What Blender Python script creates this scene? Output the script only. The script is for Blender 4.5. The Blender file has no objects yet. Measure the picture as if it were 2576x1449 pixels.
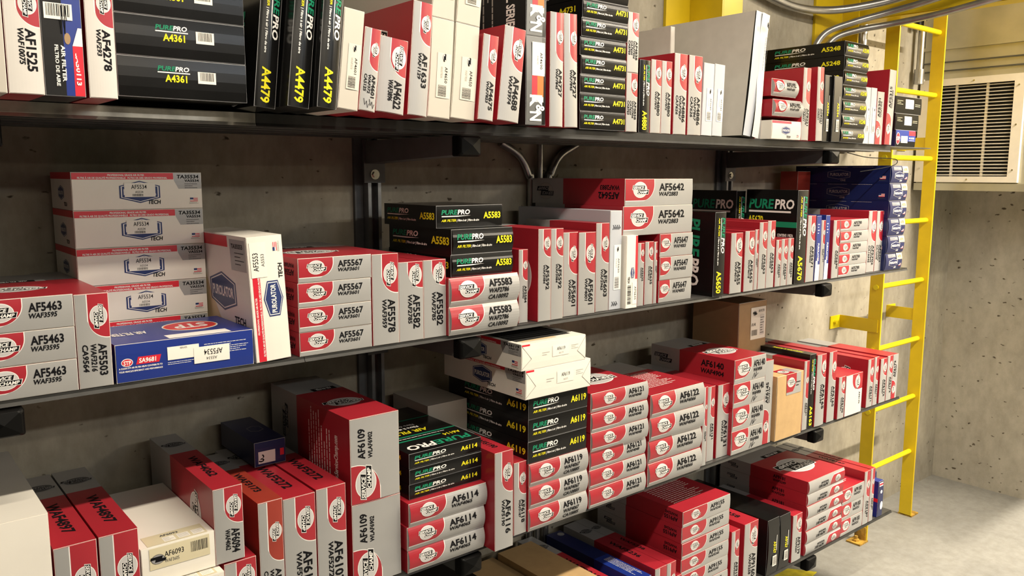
# Stock-room corner: four wall shelves of filter boxes, a yellow fixed ladder, a grille in a duct.
# Units are metres.  X runs along the shelves, Y runs into the concrete wall, Z is up.
import bpy, math, random
from mathutils import Vector, Matrix

random.seed(7)
SC = bpy.context.scene
COL = SC.collection

# ------------------------------------------------------------------ camera
def make_camera():
    f = 2062.0 / 2576.0
    yaw, pit, rol = math.radians(39.55), math.radians(7.88), math.radians(.18)
    fw = Vector((math.sin(yaw) * math.cos(pit), math.cos(yaw) * math.cos(pit), -math.sin(pit)))
    r = Vector((math.cos(yaw), -math.sin(yaw), 0))
    u = r.cross(fw)
    r, u = r * math.cos(rol) + u * math.sin(rol), u * math.cos(rol) - r * math.sin(rol)
    cam = bpy.data.cameras.new('camera')
    cam.sensor_width = 36
    cam.lens = 36 * f
    cam.clip_start = .05
    o = bpy.data.objects.new('camera', cam)
    m = Matrix((r, u, -fw)).transposed().to_4x4()
    m.translation = (0, 0, 1.8)
    o.matrix_world = m
    COL.objects.link(o)
    SC.camera = o
make_camera()

# ------------------------------------------------------------------ world, lamps, exposure
W = bpy.data.worlds.new('world')
W.use_nodes = True
W.node_tree.nodes['Background'].inputs[0].default_value = (.9, .95, 1, 1)
W.node_tree.nodes['Background'].inputs[1].default_value = .012
SC.world = W

def strip_lamp(name, x, y, z, length, width, power, col, tilt=0):
    l = bpy.data.lights.new(name, 'AREA')
    l.shape = 'RECTANGLE'
    l.size, l.size_y = length, width
    l.energy = power
    l.color = col
    o = bpy.data.objects.new(name, l)
    o.location = (x, y, z)
    o.rotation_euler = (tilt, 0, 0)
    COL.objects.link(o)
WARM, COOL = (1, .88, .70), (.86, .93, 1)
# three rows of ceiling tubes, parallel to the shelves, plus two added fill lamps
strip_lamp('tube_or_fill', 1.1, .42, 3.02, 2.4, .07, 74, WARM)
strip_lamp('tube_or_fill', 3.2, .42, 3.02, 1.8, .07, 48, WARM)
strip_lamp('tube_or_fill', 4.5, .42, 3.02, .9, .07, 215, WARM)  # added fill lamp, brightens the wall and ladder at the far end
strip_lamp('tube_or_fill', .6, -2.7, 3.02, 2.4, .10, 30, WARM, .45)
strip_lamp('tube_or_fill', 2.6, -2.7, 3.02, 1.8, .10, 24, COOL, .45)
strip_lamp('tube_or_fill', 4.4, -2.2, 3.02, 1.0, .10, 52, WARM, .45)  # added fill lamp for the far wall and floor, off the tube rows
strip_lamp('tube_or_fill', 2.0, -5.9, 3.02, 4.8, .12, 20, WARM, .6)

VS = SC.view_settings
VS.view_transform = 'Standard'
VS.look = 'None'
VS.gamma = 1
VS.use_curve_mapping = False
VS.exposure = 0.0

# ------------------------------------------------------------------ materials
MATS = {}
def mat(name, col, rough=.5, metal=0, noise=0, nscale=30, bump=0, bscale=60, spec=.5, coat=0):
    m = bpy.data.materials.new(name)
    m.use_nodes = True
    nt = m.node_tree
    b = nt.nodes['Principled BSDF']
    b.inputs['Base Color'].default_value = (*col, 1)
    b.inputs['Roughness'].default_value = rough
    b.inputs['Metallic'].default_value = metal
    b.inputs['Specular IOR Level'].default_value = spec
    if coat:
        b.inputs['Coat Weight'].default_value = coat
        b.inputs['Coat Roughness'].default_value = .08
    if noise or bump:
        tc = nt.nodes.new('ShaderNodeTexCoord')
        n = nt.nodes.new('ShaderNodeTexNoise')
        n.inputs['Scale'].default_value = nscale
        n.inputs['Detail'].default_value = 6
        nt.links.new(tc.outputs['Object'], n.inputs['Vector'])
        if noise:
            r = nt.nodes.new('ShaderNodeValToRGB')
            r.color_ramp.elements[0].position = .3
            r.color_ramp.elements[1].position = .7
            r.color_ramp.elements[0].color = (*[c * (1 - noise) for c in col], 1)
            r.color_ramp.elements[1].color = (*[min(1, c * (1 + noise)) for c in col], 1)
            nt.links.new(n.outputs['Fac'], r.inputs['Fac'])
            nt.links.new(r.outputs['Color'], b.inputs['Base Color'])
        if bump:
            n2 = nt.nodes.new('ShaderNodeTexNoise')
            n2.inputs['Scale'].default_value = bscale
            n2.inputs['Detail'].default_value = 4
            nt.links.new(tc.outputs['Object'], n2.inputs['Vector'])
            bp = nt.nodes.new('ShaderNodeBump')
            bp.inputs['Strength'].default_value = bump
            bp.inputs['Distance'].default_value = .004
            nt.links.new(n2.outputs['Fac'], bp.inputs['Height'])
            nt.links.new(bp.outputs['Normal'], b.inputs['Normal'])
    MATS[name] = m
    return m

mat('sc_red', (.37, .019, .032), .34, noise=.05, nscale=9, bump=.05, bscale=14)
mat('sc_red_dull', (.31, .036, .022), .42, noise=.12, nscale=9)
mat('sc_pink', (.55, .02, .07), .36)
mat('sc_grey', (.385, .385, .385), .36, metal=.15, noise=.04, nscale=8, bump=.06, bscale=12)
mat('sc_white', (.66, .635, .61), .36, noise=.03, nscale=8, bump=.06, bscale=12)
mat('black_gloss', (.007, .007, .007), .2, noise=.2, nscale=14, bump=.04, bscale=10, spec=.28)
mat('black_matt', (.011, .011, .012), .45, noise=.3, nscale=10, spec=.25)
mat('dimmed_board', (.53, .50, .445), .5, noise=.05, nscale=6, bump=.06, bscale=14)  # darker copy of the white board, offsets strong lamp light on its cartons
mat('white_board', (.84, .81, .745), .5, noise=.04, nscale=6, bump=.06, bscale=14)
mat('cool_lit_board', (.49, .52, .58), .45, noise=.04, nscale=6, bump=.05, bscale=14)  # white board with the bluish cast of cool light put into its colour
mat('grey_board', (.60, .565, .51), .7, noise=.05, nscale=20)
mat('cut_edge', (.74, .70, .64), .7)
mat('navy_board', (.007, .014, .085), .32, noise=.12, nscale=10, bump=.06, bscale=12)
mat('blue_board', (.011, .032, .24), .33, noise=.06, nscale=10, bump=.05, bscale=12)
mat('silver_ink', (.62, .61, .62), .4, metal=.2)
mat('light_ink', (.86, .85, .83), .5)
mat('dim_ink', (.30, .30, .31), .5)
mat('dark_silver', (.13, .135, .14), .32, metal=.4)
mat('black_ink', (.007, .007, .009), .5, spec=.12)
mat('faint_ink', (.10, .10, .10), .6, spec=.2)
mat('pale_ink', (.40, .38, .35), .6)
mat('green_ink', (.012, .24, .125), .5, spec=.2)
mat('yellow_ink', (.80, .72, .02), .5, spec=.2)
mat('red_ink', (.66, .015, .035), .4)
mat('orange_ink', (.85, .16, .02), .4)
mat('navy_ink', (.02, .04, .16), .4)
mat('paper_label', (.86, .84, .78), .55)
mat('aged_label', (.64, .61, .54), .5)
mat('yellowed_label', (.66, .60, .42), .55)
mat('tan_label', (.72, .58, .36), .55)
mat('kraft', (.50, .33, .155), .75, noise=.06, nscale=26, bump=.05, bscale=120)
mat('brown_kraft', (.36, .235, .125), .75, noise=.05, nscale=26, bump=.05, bscale=120)
mat('deck_grey', (.075, .075, .073), .42, metal=.3, noise=.25, nscale=14)
mat('lip_steel', (.028, .028, .027), .5, spec=.3, noise=.3, nscale=22)
mat('lip_bare', (.42, .40, .35), .38, metal=.7, noise=.35, nscale=25)
mat('arm_grey', (.12, .125, .13), .5, metal=.2, noise=.15, nscale=18)
mat('strut_steel', (.30, .31, .32), .35, metal=.7, noise=.2, nscale=20)
mat('cap_black', (.004, .004, .004), .4, spec=.10)
mat('bolt_zinc', (.65, .63, .55), .25, metal=1)
mat('conduit_zinc', (.42, .42, .42), .33, metal=.9, noise=.15, nscale=18)
mat('ladder_yellow', (.66, .475, .006), .45, noise=.07, nscale=12, bump=.1, bscale=40)
mat('rung_yellow', (.74, .61, .006), .42, noise=.06, nscale=14)
mat('rusty_plate', (.36, .21, .03), .7, noise=.75, nscale=26, bump=.3, bscale=60)
mat('duct_steel', (.46, .445, .35), .38, metal=.6, noise=.12, nscale=7, bump=.12, bscale=5)
mat('duct_dark', (.10, .10, .09), .5, metal=.4, noise=.1)
mat('grille_paint', (.72, .68, .60), .45, noise=.03)
mat('void_shade', (.004, .004, .004), .9)  # flat black painted in for the unlit inside of openings
mat('line_paint', (.80, .66, .01), .55, noise=.3, nscale=24)

def concrete(name, base, dark, pits=True, scale=3.0, rough=.85, streak=1.0):
    m = bpy.data.materials.new(name)
    m.use_nodes = True
    nt = m.node_tree
    L = nt.links.new
    b = nt.nodes['Principled BSDF']
    b.inputs['Roughness'].default_value = rough
    tc = nt.nodes.new('ShaderNodeTexCoord')
    mp = nt.nodes.new('ShaderNodeMapping')
    mp.inputs['Scale'].default_value = (1, 1, streak)
    L(tc.outputs['Object'], mp.inputs['Vector'])
    def noise(sc, det, ro=.6):
        n = nt.nodes.new('ShaderNodeTexNoise')
        n.inputs['Scale'].default_value = sc
        n.inputs['Detail'].default_value = det
        n.inputs['Roughness'].default_value = ro
        L(mp.outputs['Vector'], n.inputs['Vector'])
        return n
    def ramp(src, p0, c0, p1, c1):
        r = nt.nodes.new('ShaderNodeValToRGB')
        r.color_ramp.elements[0].position, r.color_ramp.elements[1].position = p0, p1
        r.color_ramp.elements[0].color, r.color_ramp.elements[1].color = (*c0, 1), (*c1, 1)
        L(src, r.inputs['Fac'])
        return r
    def mix(a, bb, fac, mode='MULTIPLY'):
        x = nt.nodes.new('ShaderNodeMixRGB')
        x.blend_type = mode
        x.inputs[0].default_value = fac
        L(a, x.inputs[1]); L(bb, x.inputs[2])
        return x.outputs[0]
    c = ramp(noise(scale, 8).outputs['Fac'], .32, dark, .66, base).outputs['Color']
    c = mix(c, ramp(noise(scale * 9, 6, .7).outputs['Fac'], .3, (.74, .73, .70), .62, (1, 1, 1)).outputs['Color'], .8)
    bp = nt.nodes.new('ShaderNodeBump')
    bp.inputs['Strength'].default_value = .35
    bp.inputs['Distance'].default_value = .003
    if pits:
        v = nt.nodes.new('ShaderNodeTexVoronoi')
        v.inputs['Scale'].default_value = 15
        mp2 = nt.nodes.new('ShaderNodeMapping')
        mp2.inputs['Scale'].default_value = (1, 1, 1.7)
        L(tc.outputs['Object'], mp2.inputs['Vector'])
        wob = nt.nodes.new('ShaderNodeTexNoise'); wob.inputs['Scale'].default_value = 40
        L(mp2.outputs['Vector'], wob.inputs['Vector'])
        ad = nt.nodes.new('ShaderNodeMixRGB'); ad.blend_type = 'ADD'; ad.inputs[0].default_value = .035
        L(mp2.outputs['Vector'], ad.inputs[1]); L(wob.outputs['Color'], ad.inputs[2])
        L(ad.outputs[0], v.inputs['Vector'])
        gate = noise(2.3, 3)
        mul = nt.nodes.new('ShaderNodeMath'); mul.operation = 'MULTIPLY_ADD'
        L(gate.outputs['Fac'], mul.inputs[0]); mul.inputs[1].default_value = -.42; mul.inputs[2].default_value = .22
        ad2 = nt.nodes.new('ShaderNodeMath'); ad2.operation = 'ADD'
        L(v.outputs['Distance'], ad2.inputs[0]); L(mul.outputs[0], ad2.inputs[1])
        pr = ramp(ad2.outputs[0], .06, (.20, .17, .13), .13, (1, 1, 1))
        c = mix(c, pr.outputs['Color'], 1)
        L(pr.outputs['Color'], bp.inputs['Height'])
    else:
        L(noise(scale * 30, 5).outputs['Fac'], bp.inputs['Height'])
        bp.inputs['Strength'].default_value = .12
    L(c, b.inputs['Base Color'])
    L(bp.outputs['Normal'], b.inputs['Normal'])
    MATS[name] = m
concrete('wall_concrete', (.45, .415, .335), (.27, .248, .20), True, 3.0, .9, .55)
concrete('far_concrete', (.55, .515, .435), (.40, .37, .31), True, 2.2, .9, .6)
concrete('floor_concrete', (.32, .318, .30), (.255, .253, .24), False, 2.4, .55, 1)
concrete('ceiling_concrete', (.16, .15, .14), (.11, .105, .095), False, 2, .9, 1)

# ------------------------------------------------------------------ mesh helpers
class MB:
    """Collects faces with named materials and links them as one mesh object."""
    def __init__(self):
        self.v, self.f, self.m = [], [], []
    def face(self, pts, m):
        i = len(self.v)
        self.v.extend(pts)
        self.f.append(tuple(range(i, i + len(pts))))
        self.m.append(m)
    def box(self, x0, x1, y0, y1, z0, z1, m, skip=''):
        F = {'f': ((x0, y0, z0), (x1, y0, z0), (x1, y0, z1), (x0, y0, z1)),
             'b': ((x1, y1, z0), (x0, y1, z0), (x0, y1, z1), (x1, y1, z1)),
             'l': ((x0, y1, z0), (x0, y0, z0), (x0, y0, z1), (x0, y1, z1)),
             'r': ((x1, y0, z0), (x1, y1, z0), (x1, y1, z1), (x1, y0, z1)),
             't': ((x0, y0, z1), (x1, y0, z1), (x1, y1, z1), (x0, y1, z1)),
             'd': ((x0, y1, z0), (x1, y1, z0), (x1, y0, z0), (x0, y0, z0))}
        for k, q in F.items():
            if k not in skip:
                self.face(q, m)
    def prism(self, prof, axis, a, b, m):
        """extrude a closed 2-D profile along X, Y or Z from a to b"""
        def P(p, t):
            return {'x': (t, p[0], p[1]), 'y': (p[0], t, p[1]), 'z': (p[0], p[1], t)}[axis]
        n = len(prof)
        for i in range(n):
            p, q = prof[i], prof[(i + 1) % n]
            self.face([P(p, a), P(q, a), P(q, b), P(p, b)], m)
        self.face([P(p, a) for p in reversed(prof)], m)
        self.face([P(p, b) for p in prof], m)
    def tube(self, pts, r, m, n=14, caps=True):
        pts = [Vector(p) for p in pts]
        rings = []
        up = Vector((.13, .21, .97))
        for i, p in enumerate(pts):
            d = (pts[min(i + 1, len(pts) - 1)] - pts[max(i - 1, 0)]).normalized()
            a = d.cross(up)
            if a.length < .05:
                a = d.cross(Vector((1, 0, 0)))
            a.normalize()
            b = a.cross(d)
            rings.append([tuple(p + (a * math.cos(t) + b * math.sin(t)) * r) for t in [2 * math.pi * k / n for k in range(n)]])
        for A, B in zip(rings, rings[1:]):
            for k in range(n):
                self.face([A[k], A[(k + 1) % n], B[(k + 1) % n], B[k]], m)
        if caps:
            self.face(rings[0][::-1], m)
            self.face(rings[-1], m)
    def build(self, name, parent=None, smooth=False, bevel=0):
        me = bpy.data.meshes.new(name)
        me.from_pydata(self.v, [], self.f)
        used = []
        for k in self.m:
            if k not in used:
                used.append(k)
        for k in used:
            me.materials.append(MATS[k])
        ix = {k: i for i, k in enumerate(used)}
        me.polygons.foreach_set('material_index', [ix[k] for k in self.m])
        if smooth or bevel:
            import bmesh
            b = bmesh.new(); b.from_mesh(me)
            bmesh.ops.remove_doubles(b, verts=b.verts, dist=1e-5)
            bmesh.ops.recalc_face_normals(b, faces=b.faces)
            b.to_mesh(me); b.free()
        if smooth:
            me.polygons.foreach_set('use_smooth', [True] * len(me.polygons))
            me.set_sharp_from_angle(angle=math.radians(40))
        me.update()
        o = bpy.data.objects.new(name, me)
        COL.objects.link(o)
        if bevel:
            md = o.modifiers.new('edge', 'BEVEL')
            md.width, md.segments, md.limit_method = bevel, 2, 'ANGLE'
        o.parent = parent
        return o

def tag(o, label, cat, group=None):
    o['label'] = label
    o['category'] = cat
    if group:
        o['group'] = group
    return o
def empty(name, loc=(0, 0, 0), rot=(0, 0, 0)):
    o = bpy.data.objects.new(name, None)
    o.empty_display_size = .05
    o.location, o.rotation_euler = loc, rot
    COL.objects.link(o)
    return o
def structure(o):
    o['kind'] = 'structure'
    return o

# ------------------------------------------------------------------ lettering
GLYPH = {}
def glyphs(s, bold, shear):
    k = (s, bold, shear)
    if k not in GLYPH:
        c = bpy.data.curves.new('t', 'FONT')
        c.body, c.resolution_u, c.offset, c.shear = s, 2, (.030 if bold else .004), shear
        o = bpy.data.objects.new('t', c)
        COL.objects.link(o)
        bpy.context.view_layer.update()
        me = o.evaluated_get(bpy.context.evaluated_depsgraph_get()).to_mesh()
        vs = [(v.co.x, v.co.y) for v in me.vertices]
        fs = [tuple(p.vertices) for p in me.polygons]
        bpy.data.objects.remove(o)
        bpy.data.curves.remove(c)
        if vs:
            x0 = min(v[0] for v in vs); x1 = max(v[0] for v in vs)
        else:
            x0, x1 = 0, 1
        GLYPH[k] = ([((x - x0), y) for x, y in vs], fs, x1 - x0)
    return GLYPH[k]
CAP = max(y for x, y in glyphs('H', True, 0)[0])
def text(mb, F, s, u, v, cap, m, off, width=None, bold=True, shear=0, lo=.62, hi=1.5):
    """print s with its left foot at (u, v); width asks for a run length, kept within lo..hi of natural"""
    vs, fs, w = glyphs(s, bold, shear)
    k = cap / CAP
    kx = k
    if width:
        kx = max(k * lo, min(k * hi, width / max(w, 1e-6)))
    base = len(mb.v)
    mb.v.extend(F(u + x * kx, v + y * k, off) for x, y in vs)
    for f in fs:
        mb.f.append(tuple(base + i for i in f))
        mb.m.append(m)
    return w * kx

# ------------------------------------------------------------------ printed faces
# a printed face maps (u, v, off): u runs along the print, v up the print, off lifts the ink off the board
def front_map(w, h, rot, bulge, y0=0):
    a, b = (w, h) if rot in (0, 2) else (h, w)
    def F(u, v, off):
        t = 2 * v / b - 1
        y = y0 - off - bulge * max(0, 1 - t * t)
        if rot == 0: return (u, y, v)
        if rot == 1: return (v, y, h - u)
        if rot == 2: return (w - u, y, h - v)
        return (w - v, y, u)
    return F, a, b
def left_map(w, d, h, rot=0):
    a, b = (d, h) if rot in (0, 2) else (h, d)
    def F(u, v, off):
        if rot == 0: p, q = u, v
        elif rot == 1: p, q = v, h - u
        elif rot == 2: p, q = d - u, h - v
        else: p, q = d - v, u
        return (-off, d - p, q)
    return F, a, b
def top_map(w, d, h, rot=0):
    a, b = (w, d) if rot in (0, 2) else (d, w)
    def F(u, v, off):
        if rot == 0: p, q = u, v
        elif rot == 1: p, q = v, d - u
        elif rot == 2: p, q = w - u, d - v
        else: p, q = w - v, u
        return (p, q, h + off)
    return F, a, b

def strips(mb, F, fl, fr, v0, v1, n, m, off):
    for i in range(n):
        p, q = v0 + (v1 - v0) * i / n, v0 + (v1 - v0) * (i + 1) / n
        mb.face([F(fl(p), p, off), F(fr(p), p, off), F(fr(q), q, off), F(fl(q), q, off)], m)
def rect(mb, F, u0, u1, v0, v1, m, off, n=3):
    strips(mb, F, lambda v: u0, lambda v: u1, v0, v1, n, m, off)
def ellipse(mb, F, cu, cv, ru, rv, m, off, n=14):
    def half(v):
        return ru * math.sqrt(max(0, 1 - ((v - cv) / rv) ** 2))
    for i in range(n):
        p, q = cv - rv * math.cos(math.pi * i / n), cv - rv * math.cos(math.pi * (i + 1) / n)
        mb.face([F(cu - half(p), p, off), F(cu + half(p), p, off), F(cu + half(q), q, off), F(cu - half(q), q, off)], m)
def band(mb, F, u0, u1, v0, v1, sh, m, off):
    strips(mb, F, lambda v: u0 + sh * (v - v0), lambda v: u1 + sh * (v - v0), v0, v1, 2, m, off)
def hexa(mb, F, cu, cv, ru, rv, m, off):
    k = .55
    def half(v):
        t = abs(v - cv) / rv
        return ru * max(0, 1 - max(0, (t - k) / (1 - k)))
    for a, b in ((-1, -k), (-k, 0), (0, k), (k, 1)):
        strips(mb, F, lambda v: cu - half(v), lambda v: cu + half(v), cv + a * rv, cv + b * rv, 2, m, off)
def barcode(mb, F, u0, u1, v0, v1, off, seed=1, m='black_ink'):
    rg = random.Random(seed)
    u = u0
    while u < u1:
        w = (u1 - u0) * rg.choice((.018, .03, .045))
        rect(mb, F, u, min(u + w, u1), v0, v1, m, off, 2)
        u += w + (u1 - u0) * rg.choice((.02, .03, .045))
def fine_lines(mb, F, u0, u1, v0, v1, n, m, off, seed=3):
    """rows of print too small to read"""
    rg = random.Random(seed)
    st = (v1 - v0) / n
    for i in range(n):
        v = v1 - st * (i + 1)
        u = u0
        end = u1 - (u1 - u0) * rg.choice((0, .05, .2, .4))
        while u < end:
            w = (u1 - u0) * rg.uniform(.03, .12)
            rect(mb, F, u, min(u + w, end), v + st * .30, v + st * .58, m, off, 1)
            u += w + (u1 - u0) * .012

def champ_logo(mb, F, cu, cv, s, off, ring='light_ink', fill='silver_ink'):
    ellipse(mb, F, cu, cv, 1.30 * s, s, ring, off)
    ellipse(mb, F, cu, cv, 1.23 * s, .93 * s, fill, off + .0001)
    band(mb, F, cu - 1.50 * s, cu + .80 * s, cv - .02 * s, cv + .56 * s, .25, ring, off + .0002)
    band(mb, F, cu - .62 * s, cu + 1.48 * s, cv - .58 * s, cv + .02 * s, .25, ring, off + .0002)
    band(mb, F, cu - 1.43 * s, cu + .76 * s, cv + .02 * s, cv + .52 * s, .25, 'black_ink', off + .0003)
    band(mb, F, cu - .56 * s, cu + 1.42 * s, cv - .53 * s, cv - .02 * s, .25, 'black_ink', off + .0003)
    text(mb, F, 'SERVICE', cu - 1.34 * s, cv + .08 * s, .36 * s, ring, off + .0005, 2.0 * s, True, .25)
    text(mb, F, 'CHAMP', cu - .47 * s, cv - .46 * s, .36 * s, ring, off + .0005, 1.8 * s, True, .25)

def skirt(mb, F, a, b, m, depth=.0022, n=8):
    """closes the edges of a face, down to the board behind it"""
    def lo(u, v):
        p = F(u, v, 0)
        return (p[0], .0002, p[2])
    e = [(i / n * a, 0) for i in range(n)] + [(a, i / n * b) for i in range(n)] + \
        [(a - i / n * a, b) for i in range(n)] + [(0, b - i / n * b) for i in range(n)]
    for i in range(len(e)):
        p, q = e[i], e[(i + 1) % len(e)]
        mb.face([lo(*p), lo(*q), F(*q, 0), F(*p, 0)], m)

def sleeve(w, d, h, fm, rm, frac):
    """four walls and back of a carton: front part in fm, rear part (beyond frac of the depth) in rm"""
    mb = MB()
    k = d * frac
    for y0, y1, m in ((0, k, fm), (k, d, rm)) if frac < 1 else ((0, d, fm),):
        mb.box(0, w, y0, y1, 0, h, m, skip='fb')
    mb.box(0, w, 0, d, 0, h, rm if frac < 1 else fm, skip='flrtd')
    t = .0011                                             # raw board showing round the mouth
    for q in (((0, 0, 0), (w, 0, 0), (w - t, 0, t), (t, 0, t)), ((w, 0, 0), (w, 0, h), (w - t, 0, h - t), (w - t, 0, t)),
              ((w, 0, h), (0, 0, h), (t, 0, h - t), (w - t, 0, h - t)), ((0, 0, h), (0, 0, 0), (t, 0, t), (t, 0, h - t))):
        mb.face(list(q), 'dim_ink' if 'black' in fm or 'navy' in fm else 'cut_edge')
    return mb

T = .0011
def flap_map(w, h, rot, bulge):
    F0, a, b = front_map(w - 2 * T, h - 2 * T, rot, bulge, -.0009)
    def F(u, v, off):
        x, y, z = F0(u, v, off + (.11 * bulge if off >= .0003 else 0))
        return (x + T, y, z + T)
    return F, a, b

def champ_face(mb, F, a, b, o, rot=0):
    """red-and-silver end print with the emblem and the part numbers"""
    base = o.get('gt', 'sc_grey')
    red = o.get('red', 'sc_red')
    n = 10
    rect(mb, F, 0, a, 0, b, 'sc_white' if o.get('pale') else base, 0, n)
    R = a * o.get('R', .45)
    v0 = o.get('v0', .36 if rot in (1, 3) else .2) * b
    rr = min(.62 * b, .7 * R)
    def ur(v, R=R, rr=rr):
        t = min(1, max(0, (v - v0) / rr))
        return R - rr + rr * math.sqrt(max(0, 1 - (1 - t) ** 2)) if t < 1 else R
    edge = .010 * min(a, .2)
    vs = [v0 + (b - v0) * (i / 14) ** 1.6 for i in range(15)]
    for p, q in zip(vs, vs[1:]):
        mb.face([F(0, p - edge * (p == v0), .0001), F(ur(p) + edge, p - edge * (p == v0), .0001), F(ur(q) + edge, q, .0001), F(0, q, .0001)], 'light_ink')
        mb.face([F(0, p, .0002), F(ur(p), p, .0002), F(ur(q), q, .0002), F(0, q, .0002)], red)
    s = min((.43 if rot in (1, 3) else .38) * (b - v0), .30 * R)
    champ_logo(mb, F, .50 * R, v0 + .50 * (b - v0), s, .0003)
    t = o['t']
    run = a - R
    u = a * o['ts'] if 'ts' in o else R + .12 * run
    run = min(run, a - u) if 'ts' in o else run
    if len(t) <= 2:
        rows = o.get('tc') or ([(.57, .29), (.35, .165)] if rot in (1, 3) else [(.57, .27), (.36, .155)])
    elif len(t) == 3:
        rows = [(.62, .25), (.38, .17), (.13, .17)]
    else:
        rows = [(.68, .21), (.47, .15), (.27, .15), (.07, .15)]
    for i, (s_, (v, c)) in enumerate(zip(t, rows)):
        cap = min(c * b, .034)
        text(mb, F, s_, u, v * b, cap, 'black_ink', .0003, run * (.66 if i == 0 else .56), True, 0 if i == 0 else .15, .7, 1.25)
    if o.get('pen'):
        pts = [F(R + run * x, b * y, .0005) for x, y in ((.1, .05), (.2, .3), (.26, .06), (.34, .34), (.3, .12), (.46, .25))]
        mb.tube(pts, .0006, 'black_ink', 5)
    if o.get('hand') == 1:
        for gx in range(4):
            c0, c1 = a * (.86 + .03 * (gx % 2)), b * (.2 + .18 * gx)
            mb.tube([F(c0, c1, .0004), F(c0 + .012, c1 + .003, .0004), F(c0 + .004, c1 + .006, .0004)], .0005, 'black_ink', 5)

def pure_face(mb, F, a, b, o, base='black_gloss', dim=False):
    rect(mb, F, 0, a, 0, b, base, 0, 10)
    g, y = 'green_ink', 'yellow_ink'
    up = o.get('rot', 0) in (1, 3)
    cap = min((.30 if up else .22) * b, .03)
    w1 = text(mb, F, 'PURE', .06 * a, .60 * b, cap, g, .0003, .245 * a, True, .18, .6, 2.4)
    text(mb, F, 'PRO', .06 * a + w1 - .08 * cap, .60 * b, cap, 'light_ink', .0003, .19 * a, True, .18, .6, 2.4)
    u1 = .06 * a + w1 + .2 * a
    strips(mb, F, lambda v: .065 * a, lambda v: u1 - (u1 - .3 * a) * (.54 * b - v) / (.05 * b), .49 * b, .54 * b, 2, 'light_ink', .0003)
    w2 = text(mb, F, 'AIR FILTER', .06 * a, .27 * b, .11 * b, y, .0003, .22 * a, True, .25, .5, 1.6)
    text(mb, F, '| Filtre à air | Filtro de aire', .06 * a + w2 + .01 * a, .27 * b, .10 * b, 'light_ink', .0003, .34 * a, True, .1, .4, 1.4)
    text(mb, F, o['t'][0], .70 * a, (.24 if up else .38) * b, min((.42 if up else .30) * b, .04), y, .0003, .27 * a, True, 0, .55, 1.3)

def hex_logo(mb, F, cu, cv, s, off, word='PUROLATOR', fill='navy_ink'):
    hexa(mb, F, cu, cv, 1.75 * s, s, fill, off)
    hexa(mb, F, cu, cv, 1.62 * s, .90 * s, 'light_ink', off + .0001)
    hexa(mb, F, cu, cv, 1.53 * s, .84 * s, fill, off + .0002)
    text(mb, F, word, cu - 1.40 * s, cv - .24 * s, .50 * s, 'light_ink', off + .0004, 2.8 * s, True, 0, .4, 1.6)
def flag(mb, F, u, v, w, off):
    h = .5 * w
    rect(mb, F, u, u + w, v, v + h, 'light_ink', off, 1)
    rect(mb, F, u, u + .42 * w, v + .5 * h, v + h, 'navy_ink', off + .0002, 1)
    for i in range(3):
        rect(mb, F, u + (.42 * w if i > 0 else 0), u + w, v + i * .36 * h, v + (i * .36 + .18) * h, 'red_ink', off + .0001, 1)
    fine_lines(mb, F, u - .1 * w, u + 1.1 * w, v - .6 * h, v - .1 * h, 2, 'faint_ink', off, 5)

def tech_face(mb, F, a, b, o, logo=True):
    rect(mb, F, 0, a, 0, b, 'white_board', 0, 8)
    rect(mb, F, 0, .77 * a, .82 * b, b, 'red_ink', .0002)
    strips(mb, F, lambda v: .77 * a + max(0, .82 * b - v) * .5, lambda v: a, .55 * b, b, 4, 'sc_grey', .0002)
    text(mb, F, 'PROFESSIONAL GRADE AIR FILTER', .26 * a, .915 * b, .05 * b, 'light_ink', .0004, .28 * a, True, 0, .3, 2)
    text(mb, F, 'FILTRE À AIR DE QUALITÉ PROFESSIONNELLE   FILTRO DE AIRE GRADO PROFESIONAL', .04 * a, .838 * b, .05 * b, 'light_ink', .0004, .68 * a, True, 0, .3, 2)
    code = o['t'][0] if o['t'][0] != 'AF6119' else 'TA26119'
    text(mb, F, code, .80 * a, .85 * b, .10 * b, 'black_ink', .0004, .18 * a, True, .1, .4, 1.8)
    text(mb, F, 'VA' + code[-4:], .86 * a, .75 * b, .07 * b, 'black_ink', .0004, .12 * a, True, 0, .4, 1.8)
    fine_lines(mb, F, .86 * a, .97 * a, .55 * b, .72 * b, 3, 'faint_ink', .0004)
    if logo:
        hex_logo(mb, F, .50 * a, .47 * b, min(.31 * b, .12 * a), .0003)
    text(mb, F, 'TECH', .56 * a, .13 * b, .11 * b, 'black_ink', .0003, .10 * a, True, .1, .4, 1.6)
    flag(mb, F, .90 * a, .18 * b, .065 * a, .0003)

def sticker(parent, F, u0, u1, v0, v1, lines, name='sticker', m='paper_label', off=.0006, code=False, label=None):
    mb = MB()
    rect(mb, F, u0, u1, v0, v1, m, off + .0003, 4)
    w, h = u1 - u0, v1 - v0
    for s, fu, fv, fc, fw, k in lines:
        text(mb, F, s, u0 + fu * w, v0 + fv * h, fc * h, k, off + .0006, fw * w, False, 0, .4, 1.6)
    if code:
        barcode(mb, F, u0 + code[0] * w, u0 + code[1] * w, v0 + code[2] * h, v0 + code[3] * h, off + .0005, 4)
    o = mb.build(name, parent)
    if label:
        o['label'] = label
    return o

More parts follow.
